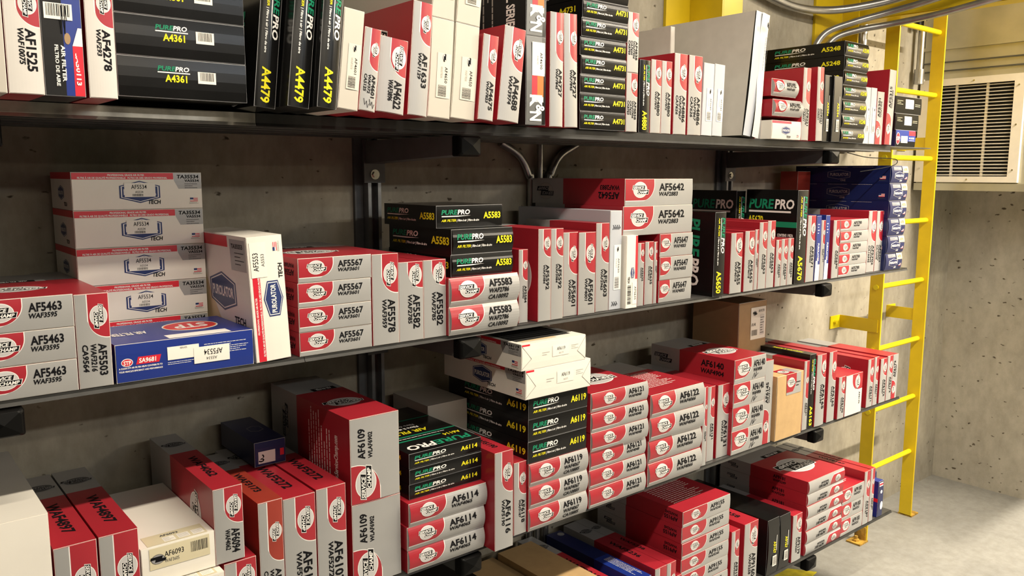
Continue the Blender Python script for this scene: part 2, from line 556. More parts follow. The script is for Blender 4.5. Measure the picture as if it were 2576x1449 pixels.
# ------------------------------------------------------------------ the boxes
ORD = ['topmost', 'second from top', 'third from top', 'fourth from top', 'fifth from top', 'sixth from top', 'seventh from top', 'lowest']
NAMES = dict(SC='air_filter_box', PP='air_filter_box', PB='air_filter_box', PT='air_filter_box', PO='air_filter_box', PS='air_filter_box',
             ST='air_filter_box', STB='air_filter_box', ST2='air_filter_box', ST3='air_filter_box', BK='air_filter_box', BL='air_filter_box', KN='air_filter_box',
             WH='white_carton', PL='white_carton', WB='white_carton', BF='flat_carton', PW='air_filter_box', KB='cardboard_box', KR='cardboard_box', PR='air_filter_box', NV='air_filter_box')

def side_prints(mb, w, d, h, o, mode):
    """what is printed on the near side wall of a carton"""
    if mode == 1:                                        # same print as the end
        F, a, b = left_map(w, d, h)
        t = MB()
        return F, a, b
    F, a, b = left_map(w, d, h)
    t = o['t']
    if mode == 2:                                        # half hidden emblem, print turned on its side
        G, a, b = left_map(w, d, h, 1)
        champ_logo(mb, G, .52 * a, .74 * b, min(.16 * b, .22 * a), .0004)
    if mode == 3:                                        # tiny white print running up the side
        G, a, b = left_map(w, d, h, 3)
        fine_lines(mb, G, .45 * a, .92 * a, .55 * b, .82 * b, 9, 'light_ink', .0004, 11)
    if mode == 4:                                        # numbers upside down, emblem at the rear
        G, a, b = left_map(w, d, h, 2)
        text(mb, G, t[0], .05 * a, .50 * b, .24 * b, 'black_ink', .0004, None, True)
        text(mb, G, t[1], .05 * a, .24 * b, .17 * b, 'black_ink', .0004, None, True, .1)
        champ_logo(mb, G, .84 * a, .5 * b, min(.34 * b, .09 * a), .0004, 'dim_ink', 'pale_ink')
    if mode == 8:
        text(mb, F, t[0], .62 * a, .52 * b, .26 * b, 'black_ink', .0004, None, True)
        text(mb, F, t[1], .62 * a, .22 * b, .20 * b, 'black_ink', .0004, None, True, .1)
        champ_logo(mb, F, .15 * a, .5 * b, min(.34 * b, .09 * a), .0004, 'dim_ink', 'pale_ink')
    if mode == 7:
        G, a, b = left_map(w, d, h, 3)
        text(mb, G, 'www.ServiceChamp.com', .12 * a, .14 * b, .018, 'light_ink', .0004, .62 * a, True, .1, .4, 2)
        fine_lines(mb, G, .06 * a, .95 * a, .22 * b, .50 * b, 9, 'light_ink', .0004, 5)
        champ_logo(mb, G, .6 * a, .80 * b, .030, .0004, 'dim_ink', 'pale_ink')

def top_prints(mb, w, d, h, o, mode):
    t = o['t']
    if mode == 1:                                        # upside-down emblem on the lid
        G, a, b = top_map(w, d, h, 2)
        champ_logo(mb, G, .50 * a, .66 * b, min(.20 * b, .26 * a), .0004)
        rect(mb, G, .12 * a, .62 * a, .30 * b, .36 * b, 'black_ink', .0004, 1)
        text(mb, G, 'AIR FILTER', .2 * a, .312 * b, .035 * b, 'light_ink', .0006, .34 * a, True, .1, .4, 1.8)
    if mode == 2:                                        # numbers across the red half, emblem on the grey rear
        G, a, b = top_map(w, d, h, 1)
        text(mb, G, t[1], .46 * a, .40 * b, min(.30 * b, .022), 'black_ink', .0004, .40 * a, True, 0, .4, 1.4)
        champ_logo(mb, top_map(w, d, h, 2)[0], .5 * w, .20 * d, .30 * w, .0004, 'dim_ink', 'faint_ink')
    if mode == 4:
        G, a, b = top_map(w, d, h, 0)
        fine_lines(mb, G, .14 * a, .84 * a, .16 * b, .62 * b, 15, 'light_ink', .0004, 9)
    if mode == 3:
        G, a, b = top_map(w, d, h, 2)
        c = min(.11 * b, .03)
        w1 = text(mb, G, 'PURE', .05 * a, .86 * b, c, 'green_ink', .0004, .50 * a, True, .15, .6, 3.4)
        text(mb, G, 'PRO', .05 * a + w1 - .08 * c, .86 * b, c, 'light_ink', .0004, .38 * a, True, .15, .6, 3.4)
        text(mb, G, t[0], .06 * a, .765 * b, .045 * b, 'yellow_ink', .0004, .24 * a)
        rect(mb, G, .3 * a, a, .74 * b, .76 * b, 'green_ink', .0004, 1)
        fine_lines(mb, G, .2 * a, .9 * a, .69 * b, .72 * b, 1, 'light_ink', .0004)
        rect(mb, G, 0, a, .655 * b, .675 * b, 'green_ink', .0004, 1)
        text(mb, G, 'AIR FILTER', .30 * a, .55 * b, .06 * b, 'yellow_ink', .0004, .62 * a, True, .2, .5, 2.6)
        text(mb, G, 'Filtre à air', .36 * a, .48 * b, .035 * b, 'light_ink', .0004, .3 * a)
        text(mb, G, 'Filtro de aire', .36 * a, .42 * b, .035 * b, 'light_ink', .0004, .34 * a)
        rect(mb, G, 0, a, .30 * b, .315 * b, 'green_ink', .0004, 1)
    if mode == 6:
        G, a, b = top_map(w, d, h, 1)
        w1 = text(mb, G, 'PURE', .30 * a, .40 * b, .26 * b, 'green_ink', .0004, .32 * a, True, .15, .6, 3)
        text(mb, G, 'PRO', .30 * a + w1 + .01, .40 * b, .26 * b, 'light_ink', .0004, .26 * a, True, .15, .6, 3)
        band(mb, G, .3 * a, .9 * a, .26 * b, .32 * b, 0, 'light_ink', .0004)
    if mode == 5:
        G, a, b = top_map(w, d, h, 1)
        text(mb, G, 'Autopartes de grado profesional', .2 * a, .3 * b, .35 * b, 'yellow_ink', .0004, .6 * a, True, .1, .4, 1.5)

def make_box(kind, w, d, h, o):
    """one carton: an Empty at its front foot with sleeve, end flap and any stickers under it"""
    root = empty(NAMES[kind])
    rot = o.get('rot', 0)
    bul = o.get('bulge', .0015)
    F, a, b = flap_map(w, h, rot, bul)
    fl = MB()
    edge = 'cut_edge'
    stick = []
    if kind == 'SC':
        sl = sleeve(w, d, h, o.get('red', 'sc_red'), 'sc_grey', o.get('frac', .64))
        champ_face(fl, F, a, b, o, rot)
        if o.get('side'):
            side_prints(sl, w, d, h, o, o['side'])
        if o.get('top'):
            top_prints(sl, w, d, h, o, o['top'])
        if rot == 1 and h > .15 and not o.get('side'):
            pass
        edge = 'sc_red' if rot else 'sc_grey'
    elif kind == 'PP':
        sl = sleeve(w, d, h, 'black_gloss', 'black_gloss', 1)
        pure_face(fl, F, a, b, o)
        s = o.get('side')
        if s == 1:
            if rot == 0:
                G, ga, gb = left_map(w, d, h)
                k = min(1, .30 / ga)
                pure_face(sl, lambda u, v, off: G(u + ga * (1 - k), v, off + .0002), ga * k, gb, o)
            else:
                G, ga, gb = left_map(w, d, h, 1)
                w1 = text(sl, G, 'PURE', .25 * ga, .72 * gb, .13 * gb, 'green_ink', .0004, .36 * ga, True, .1, .5, 2.4)
                text(sl, G, 'PRO', .25 * ga + w1 + .004, .72 * gb, .13 * gb, 'light_ink', .0004, .27 * ga, True, .1, .5, 2.4)
        if s == 5:
            G, ga, gb = left_map(w, d, h, 1)
            w1 = text(sl, G, 'PURE', .08 * ga, .38 * gb, .26 * gb, 'green_ink', .0004, .46 * ga, True, .1, .5, 2.4)
            text(sl, G, 'PRO', .08 * ga + w1 + .004, .38 * gb, .26 * gb, 'light_ink', .0004, .34 * ga, True, .1, .5, 2.4)
            rect(sl, G, .05 * ga, .7 * ga, .25 * gb, .28 * gb, 'light_ink', .0004, 1)
        if s == 6:
            G, ga, gb = left_map(w, d, h)
            w1 = text(sl, G, 'PURE', .06 * ga, .80 * gb, .10 * gb, 'green_ink', .0004, .49 * ga, True, .1, .5, 3)
            text(sl, G, 'PRO', .06 * ga + w1 + .004, .80 * gb, .10 * gb, 'light_ink', .0004, .37 * ga, True, .1, .5, 3)
            band(sl, G, .06 * ga, .88 * ga, .755 * gb, .775 * gb, 0, 'light_ink', .0004)
            text(sl, G, o['t'][0], .05 * ga, .64 * gb, .075 * gb, 'yellow_ink', .0004, .30 * ga, True, 0, .5, 1.5)
            rect(sl, G, .5 * ga, ga, .60 * gb, .66 * gb, 'green_ink', .0004, 1)
            rect(sl, G, 0, .55 * ga, .57 * gb, .60 * gb, 'green_ink', .0004, 1)
            text(sl, G, 'CONTIENE 1 PIEZA', .64 * ga, .50 * gb, .03 * gb, 'light_ink', .0004, .3 * ga, True, 0, .4, 1.5)
            text(sl, G, 'AIR FILTER', .25 * ga, .38 * gb, .075 * gb, 'yellow_ink', .0004, .55 * ga, True, .2, .4, 1.6)
        if o.get('top'):
            top_prints(sl, w, d, h, o, o['top'])
        edge = 'black_gloss'
    elif kind == 'PB':
        sl = sleeve(w, d, h, 'black_gloss', 'black_gloss', 1)
        rect(fl, F, 0, a, 0, b, 'black_gloss', 0, 4)
        w1 = text(fl, F, 'PURE', .29 * a, .70 * b, .12 * b, 'green_ink', .0003, .14 * a, True, .18, .6, 2.4)
        text(fl, F, 'PRO', .29 * a + w1 - .0012, .70 * b, .12 * b, 'light_ink', .0003, .11 * a, True, .18, .6, 2.4)
        band(fl, F, .29 * a, .54 * a, .64 * b, .67 * b, 0, 'light_ink', .0003)
        text(fl, F, o['t'][0], .345 * a, .42 * b, .18 * b, 'yellow_ink', .0003, .17 * a)
        stick.append(lambda r: sticker(r, F, .60 * a, .745 * a, .42 * b, .73 * b, [], 'barcode_sticker', code=(.12, .9, .25, .95)))
        edge = 'black_gloss'
    elif kind in ('WH', 'PL'):
        m = 'cool_lit_board' if rot and kind == 'WH' else 'white_board' if o.get('w') else 'dimmed_board'
        if kind == 'PL' and 'grey' in o.get('lb', ''):
            m = 'grey_board'
        sl = sleeve(w, d, h, m, m, 1)
        rect(fl, F, 0, a, 0, b, m, 0, 6)
        edge = m
        if kind == 'WH':
            G, ga, gb = flap_map(w, h, 1, bul)
            t = o['t']
            def lab(r):
                s = sticker(r, G, .34 * ga, .80 * ga, .30 * gb, .96 * gb, [(t[0], .30, .55, .20, .36, 'black_ink'), (t[1], .30, .25, .15, .26, 'pale_ink')],
                            'paper_sticker', 'aged_label' if not rot else 'light_ink', code=(.72, .97, .12, .7))
            stick.append(lab)
            champ_logo(fl, lambda u, v, off: G(u, v, off + .001), .385 * ga, .63 * gb, .10 * gb, .0003, 'black_ink', 'silver_ink')
            if o.get('hand') == 2:
                for k, (uu, n) in enumerate(((.14, 4), (.92, 3))):
                    for q in range(n):
                        c = gb * (.2 + .17 * q)
                        fl.tube([G(ga * uu, c, .0004), G(ga * (uu + .03), c + .006, .0004), G(ga * (uu + .045), c - .002, .0004), G(ga * (uu + .02), c + .002, .0004)], .0009, 'black_ink', 5)
    elif kind == 'WB':
        sl = sleeve(w, d, h, 'white_board', 'white_board', 1)
        rect(fl, F, 0, a, 0, b, 'white_board', 0, 4)
        t = o['t']
        def lab(r):
            s = sticker(r, F, .10 * a, .93 * a, .40 * b, .97 * b, [(t[0], .24, .48, .26, .32, 'black_ink'), (t[1], .24, .2, .17, .24, 'faint_ink')], 'yellowed_sticker', 'yellowed_label', code=(.68, .97, .35, .85))
            G = top_map(w, d, h)[0]
            m2 = MB()
            rect(m2, G, .10 * a, .93 * a, .002, .05, 'yellowed_label', .0005, 1)
            text(m2, G, t[0], .33 * a, .034, .008, 'faint_ink', .0008)
            for q in range(3):
                rect(m2, G, (.34 + .2 * q) * a, (.5 + .2 * q) * a, .006, .028, 'paper_label', .0007, 1)
                fine_lines(m2, G, (.35 + .2 * q) * a, (.49 + .2 * q) * a, .008, .026, 4, 'pale_ink', .0009, q)
            m2.build('yellowed_sticker', r)
        stick.append(lab)
        champ_logo(fl, lambda u, v, off: F(u, v, off + .001), .21 * a, .66 * b, .13 * b, .0003, 'black_ink', 'dim_ink')
        edge = 'white_board'
    elif kind == 'PT':
        sl = sleeve(w, d, h, 'white_board', 'white_board', 1)
        edge = 'white_board'
        if o.get('plain'):
            rect(fl, F, 0, a, 0, b, 'sc_white', 0, 4)
            rect(fl, F, 0, .66 * a, .86 * b, b, 'sc_pink', .0002)
            hex_logo(fl, F, .47 * a, .48 * b, .24 * b, .0003)
            text(fl, F, 'TECH', .5 * a, .06 * b, .13 * b, 'black_ink', .0003, .14 * a, True, .1)
            flag(fl, F, .86 * a, .16 * b, .07 * a, .0003)
        elif o.get('tall'):
            rect(fl, F, 0, a, 0, b, 'white_board', 0, 4)
            rect(fl, F, 0, .77 * a, .72 * b, .93 * b, 'red_ink', .0002)
            text(fl, F, 'FILTRE À AIR DE QUALITÉ PROFESSIONNELLE  FILTRO DE AIRE GRADO PROFESIONAL', .04 * a, .74 * b, .05 * b, 'light_ink', .0004, .70 * a, True, 0, .3, 2)
            text(fl, F, 'PROFESSIONAL GRADE AIR FILTER', .22 * a, .85 * b, .05 * b, 'light_ink', .0004, .30 * a, True, 0, .3, 2)
            hex_logo(fl, F, .50 * a, .37 * b, .29 * b, .0003)
            text(fl, F, 'TECH', .66 * a, .05 * b, .12 * b, 'black_ink', .0003, .12 * a, True, .1)
            flag(fl, F, .88 * a, .16 * b, .07 * a, .0003)
            stick.append(lambda r: sticker(r, F, .68 * a, .96 * a, .50 * b, .95 * b, [('AF5553', .18, .52, .34, .52, 'black_ink'), ('A5553', .30, .14, .20, .36, 'faint_ink')]))
            G, ga, gb = left_map(w, d, h)
            strips(sl, G, lambda v: 0, lambda v: max(.02, .62 - .75 * v / gb) * ga, 0, gb, 2, 'tan_label', .0002)
            strips(sl, G, lambda v: .12 * ga, lambda v: .66 * ga, .90 * gb, .99 * gb, 1, 'red_ink', .0003)
            rect(sl, G, .70 * ga, .97 * ga, .72 * gb, .97 * gb, 'sc_grey', .0003, 1)
            text(sl, G, 'TA35553', .73 * ga, .90 * gb, .035 * gb, 'black_ink', .0005, .2 * ga, True, 0, .4, 2)
            fine_lines(sl, G, .78 * ga, .95 * ga, .76 * gb, .88 * gb, 4, 'faint_ink', .0005)
            hex_logo(sl, G, .50 * ga, .52 * gb, .165 * gb, .0003)
            text(sl, G, 'TECH', .68 * ga, .27 * gb, .065 * gb, 'black_ink', .0003, .20 * ga, True, .1, .4, 2)
        elif o.get('slim'):
            rect(fl, F, 0, a, 0, b, 'white_board', 0, 4)
            rect(fl, F, 0, .6 * a, .78 * b, b, 'red_ink', .0002)
            hex_logo(fl, F, .51 * a, .52 * b, .2 * b, .0003)
            text(fl, F, 'TECH', .56 * a, .12 * b, .16 * b, 'black_ink', .0003, .09 * a)
            barcode(fl, F, .68 * a, .95 * a, .1 * b, .4 * b, .0003, 3)
            stick.append(lambda r: sticker(r, F, .64 * a, .95 * a, .52 * b, .98 * b, [('AF5635', .2, .4, .4, .6, 'black_ink')]))
        else:
            tech_face(fl, F, a, b, o)
            G, ga, gb = left_map(w, d, h)
            rect(sl, G, 0, ga, .82 * gb, gb, 'red_ink', .0002, 1)
            hex_logo(sl, G, .5 * ga, .45 * gb, .2 * gb, .0003)
            text(sl, G, 'TECH', .62 * ga, .1 * gb, .1 * gb, 'black_ink', .0003)
            stick.append(lambda r: sticker(r, F, .38 * a, .62 * a, .33 * b, .72 * b, [('AF5534', .22, .58, .30, .50, 'black_ink'), ('A5534', .34, .28, .16, .26, 'faint_ink')], code=(.25, .6, .05, .22)))
    elif kind == 'PW':
        sl = sleeve(w, d, h, 'white_board', 'white_board', 1)
        edge = 'white_board'
        rect(fl, F, 0, a, 0, b, 'white_board', 0, 4)
        for sgn in (0, 1):                               # the crease of the folded corners
            u = (lambda x: a - x) if sgn else (lambda x: x)
            for p, q in (((.0, .95 * b), (.14 * a, .42 * b)), ((.14 * a, .42 * b), (0, .05 * b))):
                fl.tube([F(u(p[0]), p[1], .0003), F(u(q[0]), q[1], .0003)], .0006, 'pale_ink', 5)
        rect(fl, F, 0, .12 * a, .93 * b, b, 'red_ink', .0002, 1)
        fine_lines(fl, F, .3 * a, .42 * a, .45 * b, .62 * b, 2, 'pale_ink', .0003)
        fine_lines(fl, F, .76 * a, .88 * a, .52 * b, .72 * b, 3, 'pale_ink', .0003)
        stick.append(lambda r: sticker(r, F, .46 * a, .72 * a, .36 * b, .80 * b, [('AF6119', .26, .50, .30, .50, 'black_ink'), ('A6119', .38, .16, .18, .26, 'pale_ink')]))
        G, ga, gb = left_map(w, d, h)
        tech_face(sl, lambda u, v, off: G(u, v, off + .0002), ga, gb, o)
        if o.get('open'):
            G, ga, gb = top_map(w, d, h)
            rect(sl, G, .06 * ga, .90 * ga, .10 * gb, .92 * gb, 'void_shade', .0004, 1)  # shade inside the open box, painted as a flat black patch
            for q in range(14):
                rect(sl, G, .08 * ga, .88 * ga, (.14 + .055 * q) * gb, (.16 + .055 * q) * gb, 'faint_ink', .0006, 1)
            rect(sl, G, .1 * ga, .62 * ga, .06 * gb, .10 * gb, 'tan_label', .0005, 1)
    elif kind == 'PO':
        sl = sleeve(w, d, h, 'navy_board', 'navy_board', 1)
        edge = 'navy_board'
        rect(fl, F, 0, a, 0, b, 'navy_board', 0, 8)
        rect(fl, F, .14 * a, .60 * a, .74 * b, .94 * b, 'sc_grey', .0002, 2)
        fine_lines(fl, F, .15 * a, .59 * a, .75 * b, .93 * b, 3, 'navy_ink', .0003)
        hexa(fl, F, .46 * a, .42 * b, .27 * a, .24 * b, 'light_ink', .0002)
        hexa(fl, F, .46 * a, .42 * b, .25 * a, .22 * b, 'navy_board', .0003)
        text(fl, F, 'PUROLATOR', .23 * a, .36 * b, .13 * b, 'light_ink', .0005, .46 * a, True, .1, .3, 2)
        text(fl, F, 'ONE', .52 * a, .08 * b, .1 * b, 'light_ink', .0004, .14 * a, True, .2)
        flag(fl, F, .80 * a, .2 * b, .14 * a, .0003)
        stick.append(lambda r: sticker(r, F, .64 * a, .99 * a, .60 * b, .98 * b, [('A5703', .2, .3, .4, .6, 'black_ink')], 'tan_sticker', 'tan_label'))
        G, ga, gb = left_map(w, d, h)
        hexa(sl, G, .48 * ga, .48 * gb, .12 * ga, .28 * gb, 'dim_ink', .0002)
        hexa(sl, G, .48 * ga, .48 * gb, .115 * ga, .26 * gb, 'navy_board', .0003)
        text(sl, G, 'PUROLATOR', .385 * ga, .40 * gb, .18 * gb, 'dim_ink', .0005, .2 * ga, True, 0, .3, 2)
        text(sl, G, 'ONE', .5 * ga, .09 * gb, .11 * gb, 'dim_ink', .0005)
        for q in range(3):
            fine_lines(sl, G, (.12 + .25 * q) * ga, (.33 + .25 * q) * ga, .88 * gb, .96 * gb, 1, 'dim_ink', .0004, q)
        flag(sl, G, .90 * ga, .22 * gb, .06 * ga, .0003)
    elif kind == 'PS':
        sl = sleeve(w, d, h, 'blue_board', 'blue_board', 1)
        edge = 'blue_board'
        rect(fl, F, 0, a, 0, b, 'blue_board', 0, 4)
        rect(fl, F, 0, a, 0, .25 * b, 'light_ink', .0002, 1)
        band(fl, F, 0, .5 * a, .25 * b, .31 * b, 0, 'light_ink', .0002)
        text(fl, front_map(w, h, 1, bul, -.0012)[0], 'PUROLATOR', .42 * h, .3 * w, .35 * w, 'light_ink', .0004, .28 * h)
        fine_lines(fl, F, .15 * a, .6 * a, .72 * b, .9 * b, 4, 'light_ink', .0003)
        flag(fl, F, .25 * a, .33 * b, .4 * a, .0003)
    elif kind == 'PR':
        sl = sleeve(w, d, h, 'sc_red_dull', 'sc_red_dull', 1)
        rect(fl, F, 0, a, 0, b, 'sc_red_dull', 0, 4)
        edge = 'sc_red_dull'
    elif kind == 'NV':
        sl = sleeve(w, d, h, 'navy_board', 'navy_board', 1)
        rect(fl, F, 0, a, 0, b, 'navy_board', 0, 4)
        rect(fl, F, .10 * a, .66 * a, .10 * b, .62 * b, 'paper_label', .0002, 2)
        text(fl, flap_map(w, h, 3, bul)[0], '03', .16 * h, w * .70, .18 * w, 'black_ink', .0004)
        rect(fl, F, .82 * a, .95 * a, .3 * b, .6 * b, 'red_ink', .0002, 2)
        G, ga, gb = top_map(w, d, h)
        hexa(sl, G, .6 * ga, .5 * gb, .22 * ga, .12 * gb, 'dim_ink', .0002)
        hexa(sl, G, .6 * ga, .5 * gb, .20 * ga, .105 * gb, 'navy_board', .0003)
        edge = 'navy_board'
    elif kind == 'ST':
        sl = sleeve(w, d, h, 'black_matt', 'navy_board', .5)
        rect(fl, F, 0, .52 * a, 0, b, 'black_matt', 0, 4)
        rect(fl, F, .52 * a, a, 0, b, 'blue_board', 0, 4)
        band(fl, F, .74 * a, a, 0, .44 * b, .0, 'red_ink', .0002)
        strips(fl, F, lambda v: .74 * a + .16 * a * (v - .44 * b) / (.16 * b), lambda v: a, .44 * b, .60 * b, 3, 'light_ink', .0003)
        ellipse(fl, F, .45 * a, .95 * b, .40 * a, .09 * b, 'light_ink', .0002)
        ellipse(fl, F, .45 * a, .95 * b, .37 * a, .08 * b, 'red_ink', .0003)
        text(fl, F, 'STP', .18 * a, .905 * b, .09 * b, 'light_ink', .0005, .54 * a)
        G, ga, gb = flap_map(w, h, 1, bul)
        text(fl, G, 'SA50113', .62 * ga, .80 * gb, .12 * gb, 'light_ink', .0005, .30 * ga)
        text(fl, G, 'AIR FILTER', .56 * ga, .44 * gb, .10 * gb, 'light_ink', .0005, .36 * ga, True)
        text(fl, G, 'FILTRO DE AIRE', .56 * ga, .28 * gb, .09 * gb, 'light_ink', .0005, .36 * ga, True)
        fl.tube([G(.34 * ga + .012 * math.sin(q * 2.1) * 2, gb * (.45 + .03 * q), .0005) for q in range(7)], .0008, 'black_ink', 5)
        ellipse(fl, F, .62 * a, .50 * b, .08 * a, .05 * b, 'brown_kraft', .0005)
        stick.append(lambda r: sticker(r, F, .06 * a, .78 * a, .66 * b, .80 * b, [], 'barcode_sticker', code=(.08, .92, .2, .95)))
        edge = 'black_matt'
    elif kind == 'STB':
        sl = sleeve(w, d, h, 'blue_board', 'blue_board', 1)
        rect(fl, F, 0, a, 0, b, 'blue_board', 0, 4)
        ellipse(fl, F, .07 * a, .52 * b, .04 * a, .11 * b, 'light_ink', .0002)
        ellipse(fl, F, .07 * a, .52 * b, .035 * a, .09 * b, 'red_ink', .0003)
        text(fl, F, 'STP', .045 * a, .46 * b, .11 * b, 'light_ink', .0005, .052 * a, True, 0, .4, 2)
        band(fl, F, .13 * a, .29 * a, .44 * b, .64 * b, .3, 'red_ink', .0002)
        text(fl, F, o['t'][0], .15 * a, .48 * b, .12 * b, 'light_ink', .0005, .12 * a, True, .1, .4, 2)
        text(fl, F, 'A CLEAN STP AIR FILTER HELPS CONTRIBUTE TO', .012 * a, .35 * b, .045 * b, 'light_ink', .0004, .30 * a, True, 0, .3, 2)
        text(fl, F, "YOUR VEHICLE'S EFFICIENCY AND PERFORMANCE", .012 * a, .26 * b, .045 * b, 'light_ink', .0004, .30 * a, True, 0, .3, 2)
        fine_lines(fl, F, .62 * a, .96 * a, .45 * b, .78 * b, 6, 'light_ink', .0003, 8)
        fine_lines(fl, F, .35 * a, .56 * a, .30 * b, .40 * b, 2, 'light_ink', .0003, 2)
        def lab(r):
            s = sticker(r, F, .35 * a, .58 * a, .44 * b, .80 * b, [('REPLACES', .4, .78, .14, .22, 'faint_ink')])
            H = lambda u, v, off: F(a - u, b - v, off)
            sticker(r, H, .19 * a, .46 * a, .30 * b, .76 * b, [('AF5534', .2, .2, .34, .52, 'black_ink'), ('A5534', .36, .66, .18, .3, 'faint_ink')], off=.0012)
        stick.append(lab)
        G, ga, gb = top_map(w, d, h, 2)
        ellipse(sl, G, .33 * ga, .42 * gb, .21 * ga, .26 * gb, 'light_ink', .0002)
        ellipse(sl, G, .33 * ga, .42 * gb, .20 * ga, .23 * gb, 'orange_ink', .0003)
        ellipse(sl, G, .33 * ga, .42 * gb, .19 * ga, .21 * gb, 'red_ink', .0004)
        text(sl, G, 'STP', .20 * ga, .32 * gb, .22 * gb, 'light_ink', .0006, .26 * ga, True, .1, .4, 2)
        text(sl, G, 'AIR FILTER', .68 * ga, .45 * gb, .14 * gb, 'light_ink', .0006, .26 * ga, True, 0, .2)
        strips(sl, G, lambda v: .16 * ga, lambda v: .62 * ga, .80 * gb, .98 * gb, 1, 'light_ink', .0003)
        edge = 'blue_board'
    elif kind == 'ST2':
        sl = sleeve(w, d, h, 'navy_board', 'navy_board', 1)
        rect(fl, F, 0, a, .35 * b, b, 'blue_board', 0, 4)
        rect(fl, F, 0, a, 0, .35 * b, 'black_gloss', 0, 2)
        rect(fl, F, .66 * a, a, .70 * b, .98 * b, 'red_ink', .0002, 2)
        ellipse(fl, F, .10 * a, .5 * b, .10 * a, .36 * b, 'light_ink', .0002)
        ellipse(fl, F, .10 * a, .5 * b, .09 * a, .33 * b, 'red_ink', .0003)
        text(fl, F, 'STP', .03 * a, .4 * b, .22 * b, 'light_ink', .0005, .14 * a)
        text(fl, F, 'OIL FILTER', .66 * a, .50 * b, .10 * b, 'light_ink', .0004, .28 * a)
        fine_lines(fl, F, .66 * a, .96 * a, .36 * b, .46 * b, 1, 'light_ink', .0003)
        stick.append(lambda r: sticker(r, F, .24 * a, .58 * a, .25 * b, .66 * b, [('AF5323', .3, .4, .24, .4, 'faint_ink')]))
        edge = 'navy_board'
    elif kind == 'ST3':
        sl = sleeve(w, d, h, 'blue_board', 'navy_board', .45)
        rect(fl, F, 0, a, 0, b, 'blue_board' if o.get('lines') else 'navy_board', 0, 4)
        rect(fl, F, .1 * a, .9 * a, .86 * b, .97 * b, 'red_ink' if o.get('lines') else 'light_ink', .0002, 2)
        if o.get('lines'):
            G, ga, gb = top_map(w, d, h, 1)
            fine_lines(sl, G, .60 * ga, .94 * ga, .35 * gb, .9 * gb, 6, 'light_ink', .0003, 4)
            ellipse(sl, G, .06 * ga, .7 * gb, .03 * ga, .2 * gb, 'dim_ink', .0003)
            text(fl, F, 'SA12070', .14 * a, .88 * b, .06 * b, 'light_ink', .0005, .7 * a)
        else:
            rect(fl, F, .12 * a, .88 * a, .89 * b, .94 * b, 'red_ink', .0003, 1)
            ellipse(fl, F, .55 * a, .70 * b, .20 * a, .05 * b, 'light_ink', .0003)
            ellipse(fl, F, .7 * a, .30 * b, .28 * a, .12 * b, 'light_ink', .0003)
            G, ga, gb = left_map(w, d, h)
            rect(sl, G, .75 * ga, ga, .42 * gb, .52 * gb, 'red_ink', .0003, 1)
            text(sl, left_map(w, d, h, 1)[0], 'FILTER', .62 * h, .72 * d, .05 * h, 'light_ink', .0004)
        edge = 'navy_board'
    elif kind == 'BK':
        sl = sleeve(w, d, h, 'black_gloss', 'black_gloss', 1)
        rect(fl, F, 0, a, 0, b, 'black_gloss', 0, 8)
        G, ga, gb = flap_map(w, h, 1, 0)
        k = bul
        G2 = lambda u, v, off: G(u, v, off + k * 1.04)
        text(fl, G2, o['t'][0], .40 * ga, .46 * gb, .22 * gb, 'yellow_ink', .0003, .22 * ga, True, 0, .5, 1.4)
        rect(fl, G2, .30 * ga, .58 * ga, .72 * gb, .76 * gb, 'light_ink', .0003, 1)
        stick.append(lambda r: sticker(r, G2, .66 * ga, .85 * ga, .40 * gb, .76 * gb, [], 'barcode_sticker', code=(.1, .9, .15, .9)))
        edge = 'black_gloss'
    elif kind == 'BL':
        sl = sleeve(w, d, h, 'black_gloss', 'black_gloss', 1)
        rect(fl, F, 0, a, 0, b, 'black_gloss', 0, 4)
        fine_lines(fl, F, .05 * a, .28 * a, .5 * b, .8 * b, 3, 'tan_label', .0003)
        fine_lines(fl, F, .74 * a, .94 * a, .45 * b, .65 * b, 2, 'tan_label', .0003, 6)
        stick.append(lambda r: sticker(r, F, .36 * a, .68 * a, .30 * b, .86 * b, [('AF5320', .3, .5, .14, .4, 'faint_ink'), ('A5320', .36, .25, .12, .3, 'pale_ink')]))
        edge = 'black_gloss'
    elif kind == 'KN':
        sl = sleeve(w, d, h, 'black_matt', 'black_matt', 1)
        rect(fl, F, 0, .82 * a, 0, b, 'dark_silver', 0, 4)
        rect(fl, F, .82 * a, a, 0, b, 'black_gloss', 0, 4)
        G, ga, gb = flap_map(w, h, 1, bul)
        strips(fl, F, lambda v: .28 * a, lambda v: .56 * a, .32 * b, .56 * b, 2, 'red_ink', .0002)
        strips(fl, F, lambda v: .56 * a, lambda v: .88 * a, .32 * b, .56 * b, 2, 'orange_ink', .0002)
        strips(fl, F, lambda v: .28 * a, lambda v: .88 * a - (.56 - v / b) * 0 * a, .26 * b, .32 * b, 2, 'light_ink', .0002)
        text(fl, G, 'K', .66 * ga, .20 * gb, .62 * gb, 'light_ink', .0005, .14 * ga, True, 0, .3, 3)
        text(fl, G, '&', .77 * ga, .50 * gb, .46 * gb, 'light_ink', .0006, .10 * ga, True, 0, .3, 3)
        text(fl, G, 'N', .85 * ga, .20 * gb, .58 * gb, 'light_ink', .0005, .11 * ga, True, 0, .3, 3)
        G2, g2a, g2b = left_map(w, d, h, 1)
        text(sl, G2, 'INDUSTRIAL SERIES', .02 * g2a, .84 * g2b, .07 * g2b, 'light_ink', .0004, .9 * g2a, True, 0, .4, 2)
        fine_lines(sl, G2, .02 * g2a, .9 * g2a, .5 * g2b, .74 * g2b, 6, 'pale_ink', .0004)
